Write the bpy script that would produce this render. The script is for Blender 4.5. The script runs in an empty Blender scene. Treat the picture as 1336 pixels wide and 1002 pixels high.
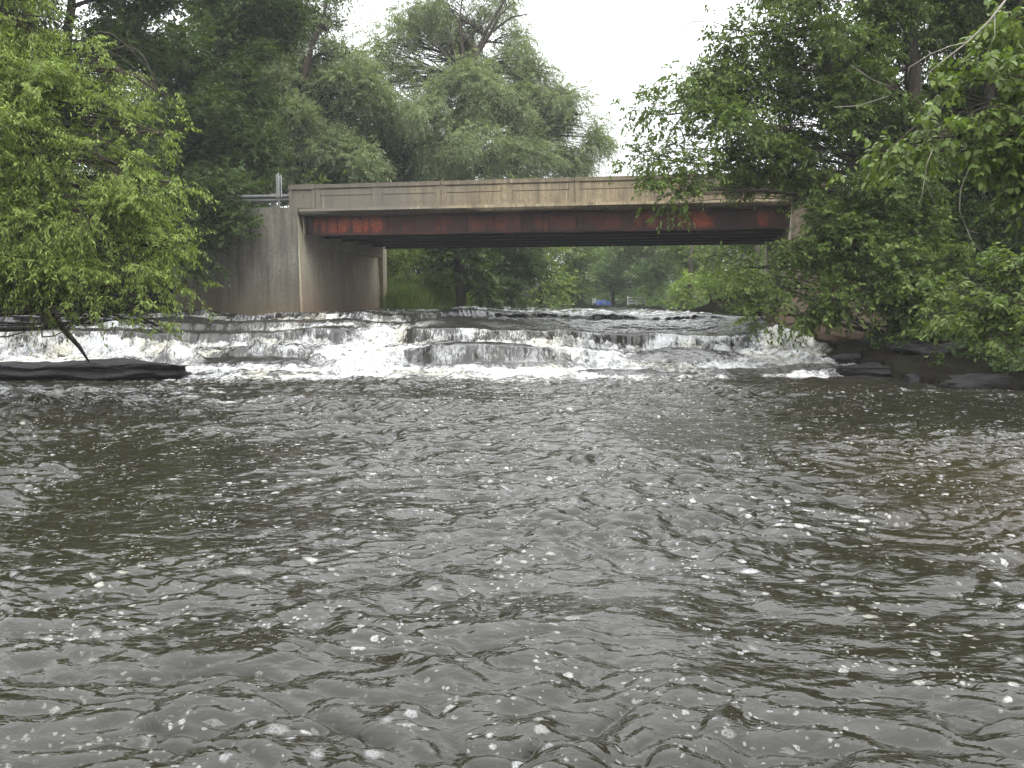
import bpy, math, random
import numpy as np
R = math.radians
rng = np.random.default_rng(11)
random.seed(5)
sc = bpy.context.scene
COL = sc.collection

# ------------------------------------------------------------------ camera
F = 1181.0; PITCH = math.atan(109 / F); EYE = 1.7
cp, sp = math.cos(PITCH), math.sin(PITCH)
cd = bpy.data.cameras.new('camera'); cam = bpy.data.objects.new('camera', cd); COL.objects.link(cam)
cam.location = (0, 0, EYE); cam.rotation_euler = (math.pi / 2 - PITCH, 0, 0)
cd.sensor_width = 36; cd.lens = 36 * F / 1336; cd.clip_start = 0.05; cd.clip_end = 2000
sc.camera = cam

def P(px, py, Y):
    u = (px - 668) / F; v = (501 - py) / F
    t = Y / (cp + v * sp)
    return np.array([u * t, Y, EYE + (v * cp - sp) * t])

# ------------------------------------------------------------------ noise
def _h(ix, iy, iz, seed):
    with np.errstate(over='ignore'):
        h = (ix.astype(np.int64) * 374761393 + iy.astype(np.int64) * 668265263 + iz.astype(np.int64) * 1274126177 + seed * 974634777) & 0xffffffff
        h = ((h ^ (h >> 13)) * 1274126177) & 0xffffffff
        h = (h ^ (h >> 16)) & 0xffffffff
    return h.astype(np.float64) / 4294967295.0

def noise(x, y, z=None, seed=0):
    x = np.asarray(x, float); y = np.asarray(y, float)
    two = z is None
    ix = np.floor(x); iy = np.floor(y); fx = x - ix; fy = y - iy
    fx = fx * fx * fx * (fx * (fx * 6 - 15) + 10); fy = fy * fy * fy * (fy * (fy * 6 - 15) + 10)
    if two:
        zz = np.zeros_like(ix)
        a = _h(ix, iy, zz, seed); b = _h(ix + 1, iy, zz, seed); c = _h(ix, iy + 1, zz, seed); d = _h(ix + 1, iy + 1, zz, seed)
        return (a + (b - a) * fx) * (1 - fy) + (c + (d - c) * fx) * fy
    z = np.asarray(z, float); iz = np.floor(z); fz = z - iz; fz = fz * fz * (3 - 2 * fz)
    r = []
    for k in (0, 1):
        a = _h(ix, iy, iz + k, seed); b = _h(ix + 1, iy, iz + k, seed); c = _h(ix, iy + 1, iz + k, seed); d = _h(ix + 1, iy + 1, iz + k, seed)
        r.append((a + (b - a) * fx) * (1 - fy) + (c + (d - c) * fx) * fy)
    return r[0] + (r[1] - r[0]) * fz

def fbm(x, y, z=None, o=4, seed=0):
    s = 0; a = .5; t = 0
    for i in range(o):
        f = 2.03 ** i
        s = s + a * noise(x * f + 3.1 * i, y * f - 1.7 * i, None if z is None else z * f, seed + i); t += a; a *= .5
    return s / t

def sstep(a, b, x):
    t = np.clip((x - a) / (b - a), 0, 1)
    return t * t * (3 - 2 * t)

# ------------------------------------------------------------------ object helpers
def tag(o, label=None, cat=None, group=None, kind=None):
    if label: o['label'] = label
    if cat: o['category'] = cat
    if group: o['group'] = group
    if kind: o['kind'] = kind
    return o

def empty(name, loc, label, cat, group=None):
    o = bpy.data.objects.new(name, None); COL.objects.link(o); o.location = loc; o.empty_display_size = .3
    return tag(o, label, cat, group)

def link(name, me, mat, parent=None):
    o = bpy.data.objects.new(name, me); COL.objects.link(o)
    if mat: me.materials.append(mat)
    if parent is not None:
        o.parent = parent
        o.matrix_parent_inverse = parent.matrix_basis.inverted() if parent.parent is None else (parent.matrix_parent_inverse @ parent.matrix_basis).inverted() @ parent.parent.matrix_basis.inverted()
    return o

def mesh_np(name, v, loops, nper, attrs=None, smooth=False):
    me = bpy.data.meshes.new(name)
    v = np.asarray(v, np.float32); loops = np.asarray(loops, np.int32).ravel(); nf = len(loops) // nper
    me.vertices.add(len(v)); me.vertices.foreach_set('co', v.ravel())
    me.loops.add(len(loops)); me.loops.foreach_set('vertex_index', loops)
    me.polygons.add(nf); me.polygons.foreach_set('loop_start', np.arange(0, nf * nper, nper, dtype=np.int32))
    me.polygons.foreach_set('loop_total', np.full(nf, nper, np.int32))
    if smooth: me.polygons.foreach_set('use_smooth', np.ones(nf, bool))
    for k, a in (attrs or {}).items():
        at = me.attributes.new(k, 'FLOAT', 'POINT'); at.data.foreach_set('value', np.asarray(a, np.float32).ravel())
    me.update(calc_edges=True)
    return me

class MB:
    def __init__(s): s.v = []; s.f = []
    def add(s, vs, fs):
        n = len(s.v); s.v += [tuple(map(float, p)) for p in vs]; s.f += [tuple(i + n for i in f) for f in fs]; return s
    def box(s, x0, x1, y0, y1, z0, z1, fn=None):
        vs = [(x, y, z) for z in (z0, z1) for y in (y0, y1) for x in (x0, x1)]
        if fn: vs = [fn(*p) for p in vs]
        return s.add(vs, [(0, 2, 3, 1), (4, 5, 7, 6), (0, 1, 5, 4), (2, 6, 7, 3), (0, 4, 6, 2), (1, 3, 7, 5)])
    def tube(s, pts, rad, n=6, cap=True):
        pts = [np.array(p, float) for p in pts]; m = len(pts)
        if not hasattr(rad, '__len__'): rad = [rad] * m
        rings = []
        for i, p in enumerate(pts):
            d = pts[min(i + 1, m - 1)] - pts[max(i - 1, 0)]; d = d / (np.linalg.norm(d) + 1e-9)
            a = np.cross(d, (0, 0, 1) if abs(d[2]) < .9 else (0, 1, 0)); a /= np.linalg.norm(a); b = np.cross(d, a)
            rings += [p + rad[i] * (math.cos(2 * math.pi * k / n) * a + math.sin(2 * math.pi * k / n) * b) for k in range(n)]
        fs = [(i * n + k, i * n + (k + 1) % n, (i + 1) * n + (k + 1) % n, (i + 1) * n + k) for i in range(m - 1) for k in range(n)]
        if cap: fs += [tuple(range(n))[::-1], tuple(range((m - 1) * n, m * n))]
        return s.add(rings, fs)
    def build(s, name, mat, parent=None, smooth=False, bevel=0):
        me = bpy.data.meshes.new(name); me.from_pydata(s.v, [], s.f); me.update()
        if smooth:
            for p in me.polygons: p.use_smooth = True
        o = link(name, me, mat, parent)
        if bevel:
            b = o.modifiers.new('bevel', 'BEVEL'); b.width = bevel; b.segments = 2; b.limit_method = 'ANGLE'
        return o

# ------------------------------------------------------------------ materials
class N:
    def __init__(s, name, world=None):
        if world is None:
            s.m = bpy.data.materials.new(name); s.m.use_nodes = True; s.t = s.m.node_tree
            s.t.nodes.clear(); s.out = s.t.nodes.new('ShaderNodeOutputMaterial')
        else: s.t = world.node_tree
    def n(s, typ, props=None, **ins):
        nd = s.t.nodes.new('ShaderNode' + typ)
        for k, v in (props or {}).items(): setattr(nd, k, v)
        for k, v in ins.items():
            k = k.replace('_', ' ')
            sock = nd.inputs[int(k[1:])] if k[0] == 'i' and k[1:].isdigit() else nd.inputs[k]
            s.set(sock, v)
        return nd
    def set(s, sock, v):
        if isinstance(v, bpy.types.NodeSocket): s.t.links.new(v, sock)
        elif isinstance(v, bpy.types.Node): s.t.links.new(v.outputs[0], sock)
        else:
            if hasattr(v, '__len__') and len(v) == 3 and sock.type == 'RGBA': v = (*v, 1)
            sock.default_value = v
    def math(s, op, a, b=0, c=0, clamp=False):
        return s.n('Math', {'operation': op, 'use_clamp': clamp}, i0=a, i1=b, i2=c).outputs[0]
    def mix(s, f, a, b, mode='MIX'):
        nd = s.t.nodes.new('ShaderNodeMix'); nd.data_type = 'RGBA'; nd.blend_type = mode
        s.set(nd.inputs[0], f); s.set(nd.inputs[6], a); s.set(nd.inputs[7], b); return nd.outputs[2]
    def ramp(s, f, stops):
        nd = s.t.nodes.new('ShaderNodeValToRGB'); e = nd.color_ramp.elements
        while len(e) < len(stops): e.new(.5)
        for i, (p, c) in enumerate(stops):
            e[i].position = p; e[i].color = (c, c, c, 1) if not hasattr(c, '__len__') else (*c[:3], 1)
        s.set(nd.inputs[0], f); return nd.outputs[0]
    def coord(s, scale=(1, 1, 1), rot=(0, 0, 0), kind='Object'):
        tc = s.n('TexCoord'); mp = s.n('Mapping', Vector=tc.outputs[kind]); mp.inputs['Scale'].default_value = scale; mp.inputs['Rotation'].default_value = rot
        return mp.outputs[0]
    def noise(s, co, scale, detail=4, rough=.55, dist=0):
        return s.n('TexNoise', Vector=co, Scale=scale, Detail=detail, Roughness=rough, Distortion=dist).outputs[0]
    def attr(s, name): return s.n('Attribute', {'attribute_name': name}).outputs['Fac']
    def bump(s, h, strength, dist, normal=None):
        b = s.n('Bump', Height=h, Strength=strength, Distance=dist)
        if normal is not None: s.set(b.inputs['Normal'], normal)
        return b.outputs[0]
    def fin(s, sh, spec=None):
        if spec is not None: sh.inputs['Specular IOR Level'].default_value = spec
        return s._fin(sh)
    def _fin(s, sh): s.t.links.new(sh.outputs[0] if isinstance(sh, bpy.types.Node) else sh, s.out.inputs['Surface']); return s.m

def leaf_mat(name, dark, mid, light, trans=.32):
    g = N(name); t = g.attr('tint')
    c = g.ramp(t, [(0, dark), (.5, mid), (1, light)])
    b = g.n('BsdfPrincipled', Base_Color=c, Roughness=.5); b.inputs['Specular IOR Level'].default_value = .16
    c2 = g.mix(1, c, (1.35, 1.5, .55), 'MULTIPLY')
    tr = g.n('BsdfTranslucent', Color=c2)
    return g.fin(g.n('MixShader', i0=trans, i1=b.outputs[0], i2=tr.outputs[0]))

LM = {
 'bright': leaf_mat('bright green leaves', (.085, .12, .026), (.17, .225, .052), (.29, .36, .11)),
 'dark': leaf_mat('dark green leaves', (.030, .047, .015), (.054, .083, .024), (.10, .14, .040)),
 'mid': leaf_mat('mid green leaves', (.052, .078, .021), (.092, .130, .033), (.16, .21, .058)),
 'willow': leaf_mat('hazy grey green willow leaves', (.115, .145, .078), (.185, .22, .118), (.26, .30, .17)),  # grey-green leaf tone, lightened so some distance haze sits in the colour
 'elm': leaf_mat('elm leaves', (.044, .070, .019), (.082, .120, .030), (.165, .215, .058)),
 'fresh': leaf_mat('fresh yellow-green leaves', (.09, .13, .026), (.155, .215, .045), (.24, .30, .075)),  # yellow-green is the foliage's own colour, varied per leaf by tint
 'far': leaf_mat('far leaves', (.075, .12, .045), (.125, .185, .065), (.19, .26, .10)),
}

def bark_mat(name, c0, c1):
    g = N(name); co = g.coord((1, 1, .25)); n = g.noise(co, 14, 6, .65)
    c = g.mix(g.ramp(n, [(.3, 0), (.7, 1)]), c0, c1)
    return g.fin(g.n('BsdfPrincipled', Base_Color=c, Roughness=.9, Normal=g.bump(n, .6, .03)), .1)
BARK = bark_mat('dark bark', (.022, .018, .014), (.075, .062, .05))
BARKG = bark_mat('grey bark', (.06, .052, .045), (.16, .145, .125))
TWIGM = bark_mat('pale dead twig', (.16, .145, .12), (.34, .31, .26))

def concrete(name, base, dark, warm, streak=.8, low=None, grey_end=False):
    g = N(name)
    tc = g.n('NewGeometry').outputs['Position']
    def mp(sx, sy, sz):
        m = g.n('Mapping', Vector=tc); m.inputs['Scale'].default_value = (sx, sy, sz); return m.outputs[0]
    big = g.noise(mp(1, 1, 1), .55, 5, .6)
    st = g.noise(mp(2.6, 2.6, .22), 1.3, 7, .66)
    st2 = g.noise(mp(5, 5, .35), 1.6, 5, .7)
    fine = g.noise(mp(1, 1, .6), 13, 8, .78)
    c = g.mix(g.ramp(big, [(.35, 0), (.65, 1)]), base, warm)
    c = g.mix(g.math('MULTIPLY', g.ramp(st, [(.38, 0), (.72, 1)]), streak), c, dark)
    c = g.mix(g.math('MULTIPLY', g.ramp(st2, [(.52, 0), (.72, 1)]), streak * .7), c, dark)
    c = g.mix(g.ramp(fine, [(.36, .55), (.62, 0)]), c, dark)
    if grey_end:   # the left third of the parapet has weathered grey, and the cap is stained darkest
        sx = g.n('SeparateXYZ', Vector=tc)
        mr = g.n('MapRange', {'clamp': True}, Value=g.math('ADD', sx.outputs[0], g.math('MULTIPLY', g.math('SUBTRACT', big, .5), 6))); mr.inputs['From Min'].default_value = -4.5; mr.inputs['From Max'].default_value = -.5
        mr.inputs['To Min'].default_value = .75; mr.inputs['To Max'].default_value = 0
        c = g.mix(mr.outputs[0], c, (.13, .12, .105))
        mz = g.n('MapRange', {'clamp': True}, Value=g.math('ADD', sx.outputs[2], g.math('MULTIPLY', g.math('SUBTRACT', st2, .5), .9))); mz.inputs['From Min'].default_value = 5.65; mz.inputs['From Max'].default_value = 5.95
        c = g.mix(g.math('MULTIPLY', mz.outputs[0], .6), c, (.10, .085, .068))
    if grey_end:
        dr = g.noise(mp(7, 7, .25), 1.0, 4, .6)
        c = g.mix(g.ramp(dr, [(.63, 0), (.76, .6)]), c, (.50, .46, .38))
        c = g.mix(g.ramp(g.noise(mp(1, 1, 1), 2.6, 6, .7), [(.60, 0), (.70, .55)]), c, (.12, .10, .075))
    if low:   # damp stained band near the water (a water mark, it stays put)
        z = g.n('SeparateXYZ', Vector=tc).outputs[2]
        k = g.math('ADD', z, g.math('MULTIPLY', g.math('SUBTRACT', big, .5), 2.2))
        mr = g.n('MapRange', {'clamp': True}, Value=k); mr.inputs['From Min'].default_value = low[0]; mr.inputs['From Max'].default_value = low[1]
        mr.inputs['To Min'].default_value = 1; mr.inputs['To Max'].default_value = 0
        c = g.mix(g.math('MULTIPLY', mr.outputs[0], .8), c, low[2])
    h = g.math('ADD', g.math('MULTIPLY', fine, .5), big)
    b = g.n('BsdfPrincipled', Base_Color=c, Roughness=.88, Normal=g.bump(h, .7, .03)); return g.fin(b, .12)

M_PARA = concrete('weathered parapet concrete', (.31, .255, .170), (.085, .072, .052), (.37, .295, .185), .85, None, True)
M_WALL = concrete('stained wing wall concrete', (.25, .235, .20), (.060, .056, .048), (.18, .16, .13), .80, (.9, 2.6, (.12, .09, .05)))
M_ABUT = concrete('pale abutment concrete', (.60, .55, .44), (.20, .18, .15), (.50, .42, .29), .4, (1.1, 2.9, (.20, .13, .085)))
M_RWALL = concrete('brown stained concrete', (.21, .175, .13), (.06, .047, .035), (.16, .12, .085), .7, (.4, 2.4, (.085, .055, .036)))

def girder_mat(name, red_amt):
    g = N(name); geo = g.n('NewGeometry').outputs['Position']
    def mp(sx, sy, sz):
        m = g.n('Mapping', Vector=geo); m.inputs['Scale'].default_value = (sx, sy, sz); return m.outputs[0]
    big = g.noise(mp(.9, .9, .35), .75, 3, .5)
    st = g.noise(mp(3, 3, .5), 1.6, 6, .7); fine = g.noise(mp(1, 1, 1), 14, 6, .7)
    k = g.math('ADD', big, g.math('MULTIPLY', g.math('SUBTRACT', st, .5), .55))
    if red_amt == 'attr':
        c = g.mix(g.ramp(k, [(.40, 0), (.62, 1)]), (.016, .011, .011), (.050, .024, .020)); c = g.mix(g.attr('rust'), c, (.27, .062, .028))
    else: c = g.mix(g.ramp(k, [(.50 - red_amt, 0), (.60 - red_amt, 1)]), (.018, .013, .012), (.10, .03, .02))
    c = g.mix(g.ramp(fine, [(.42, .75), (.62, 0)]), c, (.03, .018, .015))
    c = g.mix(g.ramp(g.noise(mp(5, 5, .6), 2.1, 4, .7), [(.66, 0), (.78, .55)]), c, (.25, .21, .18))
    return g.fin(g.n('BsdfPrincipled', Base_Color=c, Roughness=.8, Normal=g.bump(fine, .5, .01)), .15)
M_GIRD = girder_mat('rusted girder steel', -.02)
M_WEB = girder_mat('flaking red paint on rusted web', 'attr')
M_STEEL = girder_mat('dark rusted steel', -.25)

def simple(name, col, rough=.6, metal=0, var=.25, sc_=6):
    g = N(name); n = g.noise(g.coord(), sc_, 5, .6)
    c = g.mix(g.ramp(n, [(.3, 0), (.75, 1)]), tuple(x * (1 - var) for x in col), tuple(min(1, x * (1 + var)) for x in col))
    return g.fin(g.n('BsdfPrincipled', Base_Color=c, Roughness=rough, Metallic=metal, Normal=g.bump(n, .3, .01)))
M_GALV = simple('galvanised steel', (.20, .20, .195), .6, .2)
M_SIGN = simple('sign aluminium', (.55, .56, .55), .45, .2, .1)
M_WOODP = simple('grey timber post', (.16, .14, .12), .85)
M_BLUE = simple('blue tarpaulin', (.03, .07, .26), .7)
M_WHITE = simple('white paint', (.7, .7, .67), .5, 0, .08)
M_ASPH = simple('asphalt', (.055, .055, .055), .9, 0, .3, 30)

def rock_mat(name, c0, c1, rough=.55):
    g = N(name); geo = g.n('NewGeometry').outputs['Position']
    m = g.n('Mapping', Vector=geo); m.inputs['Scale'].default_value = (1, 1, 7)
    st = g.noise(m.outputs[0], 1.6, 8, .65); f = g.noise(geo, 9, 8, .7)
    c = g.mix(g.ramp(st, [(.35, 0), (.7, 1)]), c0, c1); c = g.mix(g.ramp(f, [(.4, .5), (.7, 0)]), c, tuple(x * .4 for x in c0))
    h = g.math('ADD', st, g.math('MULTIPLY', f, .5))
    return g.fin(g.n('BsdfPrincipled', Base_Color=c, Roughness=rough, Normal=g.bump(h, 1, .14)), .16)
M_ROCK = rock_mat('wet dark shale', (.010, .0095, .010), (.034, .032, .031))
M_ROCKB = rock_mat('brown bank rock', (.035, .028, .02), (.09, .07, .05), .7)

# ------------------------------------------------------------------ world and sun
w = bpy.data.worlds.new('World'); sc.world = w; w.use_nodes = True
g = N('w', w); g.t.nodes.clear()
out = g.t.nodes.new('ShaderNodeOutputWorld')
sky = g.n('TexSky', {'sky_type': 'NISHITA', 'sun_disc': False, 'sun_elevation': R(58), 'sun_rotation': R(200), 'air_density': 1.0, 'dust_density': 4.0})
gen = g.n('TexCoord').outputs['Generated']
el = g.n('SeparateXYZ', Vector=gen).outputs[2]
cl = g.noise(gen, 2.2, 6, .55)
lum = g.math('MULTIPLY', g.math('ADD', g.math('MULTIPLY', g.math('MAXIMUM', el, 0), 2.3), .60), g.math('ADD', g.math('MULTIPLY', cl, .5), .75))
over = g.mix(1, (15.0, 15.3, 15.6), g.n('CombineXYZ', i0=lum, i1=lum, i2=lum).outputs[0], 'MULTIPLY')
skyc = g.mix(.93, sky.outputs[0], over)
bg = g.n('Background', Color=skyc, Strength=.10)
g.t.links.new(bg.outputs[0], out.inputs['Surface'])
sd = bpy.data.lights.new('sun', 'SUN'); so = bpy.data.objects.new('sun', sd); COL.objects.link(so)
sd.energy = 1.0; sd.angle = R(25); sd.color = (1, .97, .92)
so.rotation_euler = (R(32), 0, R(20))   # from behind-left of the camera, high

# ------------------------------------------------------------------ water height field
LEDGE = [  # y0, wobble seed, drop, width
 (20.6, 1, .10, 1.6), (23.0, 2, .30, .28), (26.3, 3, .42, .24), (29.6, 4, .20, .22), (33.0, 5, .20, .25), (44.0, 6, .05, .3)]

def ledge_y(i, x):
    y0, s, d, wd = LEDGE[i]
    big = (noise(x * .22 + 7 * s, x * 0 + s, seed=s) - .5) * 2.6
    # shale breaks in short straight runs: quantised offsets with sharp joints
    q = (noise(x * .75 + 3 * s, x * 0, seed=20 + s) - .5) * 1.1
    fine = (fbm(x * 3.1, x * 0 + s, o=3, seed=40 + s) - .5) * .28
    amp = {0: .5, 1: 1.0, 2: .55, 3: .9, 4: .8, 5: 1.2}[i]
    y = y0 + big * amp + q * amp * .8 + fine
    if i <= 2: y = y + (28.2 - y0) * sstep(7.6, 9.3, x)
    if i == 1: y = y + 1.0 * sstep(0, 3, x) + 2.1 * sstep(-8.2, -9.4, x)
    if i == 2: y = y + .9 * np.exp(-((x + 3.9) / 1.0) ** 2) - .5 * sstep(3, 6, x)
    return y

def chute(x, y):
    c1 = np.exp(-((x + 3.9 + .10 * (y - 24) + .5 * np.sin(y * .6)) / .85) ** 2) * sstep(31, 28, y)
    edge = 8.6 + (y - 30) * .13
    c2 = np.exp(-((x - (7.0 + (y - 22) * .28)) / 1.1) ** 2) * sstep(30.5, 28.5, y)
    return np.clip(c1 + c2, 0, 1)

def water(x, y):
    """height of the water, amounts of foam, falling curtain and glassy thin water"""
    z = np.zeros_like(x); foam = np.zeros_like(x); face = np.zeros_like(x)
    ch = chute(x, y)
    wig = noise(x * 1.3, y * 1.3, seed=71)
    for i, (y0, s, d, wd) in enumerate(LEDGE):
        yl = ledge_y(i, x)
        dd = d * (.75 + .5 * noise(x * .5, x * 0 + 9, seed=60 + i))
        fac = 1.0
        if i == 1: dd = dd * (1 - .55 * sstep(1.0, 3.5, x)); fac = 1 - .75 * sstep(.5, 2.5, x)
        if i == 3: dd = dd * (1 - .35 * sstep(-3, 0, x)); wd = wd * (1 + 7 * sstep(-3.2, -1.5, x))
        if i == 4: yl = yl + 4.5 * sstep(-3.0, -.5, x)
        if i == 2: dd = dd * (1 - .28 * sstep(-5, -7, x))
        wj = wd * (1 + 4.5 * ch) * (1 + (2.0 * sstep(1.5, 4, x) if i == 1 else 0)) * (.7 + .9 * noise(x * 1.1, x * 0, seed=80 + i))
        t = np.clip((y - yl) / wj + .5, 0, 1)
        sft = t ** 1.6 * (2.1 - 1.1 * t) if i else t * t * (3 - 2 * t)
        sft = np.clip(sft, 0, 1)
        z = z + dd * sft
        on = np.exp(-(((y - yl) / wj) ** 2) * 3.0)
        # water is only pushed over in some stretches
        strength = {0: .8, 1: .9, 2: 1.0, 3: .85, 4: .8, 5: .5}[i]
        run = sstep(.26, .60, noise(x * .42 + 5, x * 0 + i, seed=90 + i))
        if i == 1: fac = fac * (1 - .35 * sstep(-8, -9.4, x))
        if i == 3: fac = 1 - .93 * sstep(-3.2, -2.0, x)
        if i == 2: run = np.maximum(run, .75)
        if i == 1: run = np.maximum(run, .6)
        face = np.maximum(face, on * (.25 + .75 * run) * (1 if i else 0) * fac)
        L = {0: 1.2, 1: 2.2, 2: 1.3, 3: .5, 4: .5, 5: .5}[i] * (.35 + .95 * run)
        u = yl - .5 * wj - y
        foam = np.maximum(foam, strength * (fac if i == 3 else 1) * np.where(u > -.12, np.exp(-np.maximum(u, 0) / L), 0) * (.35 + .65 * run))
    z = z * (1.27 / 1.20)
    far = sstep(31, 36, y) * sstep(64, 50, y)
    foam = np.maximum(foam, far * .80 * sstep(.34, .60, fbm(x * .45, y * 1.5, o=4, seed=15)))
    ap = sstep(19.4, 20.6, y + 1.5 * (fbm(x * .7, y * .5, o=3, seed=33) - .35) + 1.5 * np.exp(-((x + 3.2) / 2.4) ** 2) - .6 * sstep(2, 5, x)) * sstep(26.5, 25, y)
    foam = np.maximum(foam, ap * (.70 + .3 * sstep(.4, .6, noise(x * .5, y * .5, seed=34))))
    foam = np.maximum(foam, ch * sstep(18.2, 20.6, y) * 1.4)
    # dark rounded shelves with a thin glassy sheet
    for (cx, cy, rx, ry, hh) in ((-.7, 22.3, 1.7, .95, .26), (-6.4, 22.6, 1.7, .7, .22), (4.6, 24.0, 1.3, .9, .20), (7.0, 21.6, .9, .4, .14), (-8.3, 22.3, .55, .5, .46), (-1.7, 25.3, .7, .4, .15), (2.7, 20.6, 1.2, .3, .05), (6.0, 20.9, 1.1, .4, .08)):
        q = np.exp(-(((x - cx) / rx) ** 2 + ((y - cy) / ry) ** 2) ** 1.5)
        z = z + hh * q * sstep(18, 19, y); foam = foam * (1 - .97 * np.minimum(1, 1.6 * q)); face = face * (1 - .5 * q)
        if hh > .3: face = np.maximum(face, np.minimum(1, q * 1.6))
    # fade of foam into the pool
    pool = np.exp(-np.maximum(19.8 - y, 0) / 2.4)
    foam = np.where(y < 20.2, np.maximum(foam * sstep(17.2, 20.2, y), .66 * pool * (.5 + noise(x * .45, y * .8, seed=51)) * sstep(10.5, 5, np.abs(x + 2))), foam)
    for (yc, sl, x0, x1, am) in ((14.9, .16, -9.6, -2.2, .75), (16.7, .05, -9.8, -6.2, .6), (17.6, -.05, -3.2, 3.5, .5)):
        yy = yc + sl * (x + 6) + .35 * (fbm(x * .9, x * 0 + yc, o=3, seed=57) - .5)
        ln = np.where(y < yy, np.exp(-(yy - y) / .32), np.exp(-((y - yy) / .06) ** 2)) * sstep(x0 - .6, x0 + .6, x) * sstep(x1 + 1.2, x1 - 1.2, x)
        foam = np.maximum(foam, am * ln * (.45 + .9 * noise(x * 1.7, y * 2.5, seed=58))); z = z + .05 * ln * (y < 18)
    streak = sstep(.56, .70, fbm(x * .32, y * 1.25 + .12 * x, o=4, seed=52)) * sstep(13.0, 16.5, y) * sstep(19.5, 18, y) * sstep(3, -2, x)
    foam = np.maximum(foam, .62 * streak)
    return z, np.clip(foam, 0, 1), np.clip(face, 0, 1), ch

def build_water():
    ys = list(np.linspace(-12, 2.4, 50)); y = 2.4
    while y < 19: y += .0095 + .00105 * y; ys.append(y)
    while y < 34.5: y += .030; ys.append(y)
    d = .05
    while y < 92: y += d; d *= 1.022; ys.append(y)
    ys = np.array(ys); nc = 940
    s = np.linspace(-1, 1, nc)
    hw = np.maximum(ys, 2.4) * .62 + .5
    outer = np.full_like(ys, 26.0); outer = np.maximum(outer, hw + 4)
    a = .93
    X = np.where(np.abs(s)[None] < a, s[None] / a * hw[:, None], np.sign(s)[None] * (hw[:, None] + (outer - hw)[:, None] * ((np.abs(s)[None] - a) / (1 - a)) ** 1.5))
    Y = np.repeat(ys[:, None], nc, 1)
    x = X.ravel(); y = Y.ravel()
    z, foam, face, ch = water(x, y)
    # choppy waves of the pool: many short-crested wave trains
    r2 = np.random.default_rng(3)
    wx = x + .30 * (fbm(x * .9, y * .9, o=3, seed=101) - .5) * 2; wy = y + .30 * (fbm(x * .9 + 9, y * .9, o=3, seed=102) - .5) * 2
    hz = np.zeros_like(x); dx = np.zeros_like(x); dy = np.zeros_like(x)
    pool = sstep(20.5, 18.5, y); up = sstep(34, 36, y)
    for k in range(56):
        lam = .09 * (1.3 / .09) ** r2.random(); th = R(-90) + r2.normal(0, .45) + (R(38) if k % 3 == 0 else R(-22) if k % 3 == 1 else 0); kk = 2 * math.pi / lam
        amp = .0066 * lam ** .80 * r2.uniform(.6, 1.3)
        ph = r2.random() * 6.283
        env = .10 + 1.8 * noise(x / (lam * 3.2) + k * 3.7, y / (lam * 3.2), seed=200 + k)
        a_ = kk * (math.cos(th) * wx + math.sin(th) * wy) + ph
        hz += amp * env * np.sin(a_); c_ = amp * env * np.cos(a_)
        dx += c_ * math.cos(th); dy += c_ * math.sin(th)
    rid = 1 - np.abs(2 * fbm(wx * 1.3 + .25 * wy, wy * 2.7, o=3, seed=131) - 1)
    rid2 = 1 - np.abs(2 * fbm(wx * 3.4, wy * 7.4, o=2, seed=132) - 1)
    calm = .30 + 1.25 * sstep(.25, .75, fbm(x * .30 + .1 * y, y * .42, o=3, seed=140))
    calm *= 1 - .45 * sstep(2.5, 7, x - .1 * y)
    wamp = (pool * 1.0 + up * 1.0 + .35 * (1 - pool) * (1 - up)) * calm
    swell = (fbm(x * .45, y * .7, o=2, seed=133) - .5) * .10
    z = z + wamp * (hz * 1.0 + .026 * (rid - .6) + .008 * (rid2 - .6)) + pool * swell * .6
    # lumps of broken water
    lump = fbm(x * 3.2, y * 3.6, o=4, seed=150) - .5
    lump2 = fbm(x * 9.5, y * 10.5, o=3, seed=151) - .5
    brk = np.clip(foam, 0, 1) * sstep(17.5, 20.5, y) * (1 - .8 * up)
    z = z + brk * (.20 * lump + .05 * lump2) + ch * sstep(20, 21.5, y) * (.10 * lump)
    z = z + .05 * sstep(17.5, 20.5, y) * (1 - up) * lump
    # curtains are ribbed along the flow
    rib = fbm(x * 9, y * .8 + z * .5, o=3, seed=160) - .5
    z = z + face * .035 * rib
    x = x - wamp * dx * .85; y2 = y - wamp * dy * .85 + face * .10 * rib
    nr = len(ys); idx = np.arange(nr * nc).reshape(nr, nc)
    loops = np.stack([idx[:-1, :-1], idx[:-1, 1:], idx[1:, 1:], idx[1:, :-1]], -1).reshape(-1, 4)
    return mesh_np('water', np.stack([x, y2, z], 1), loops, 4, {'foam': foam, 'face': face}, smooth=True)

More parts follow.
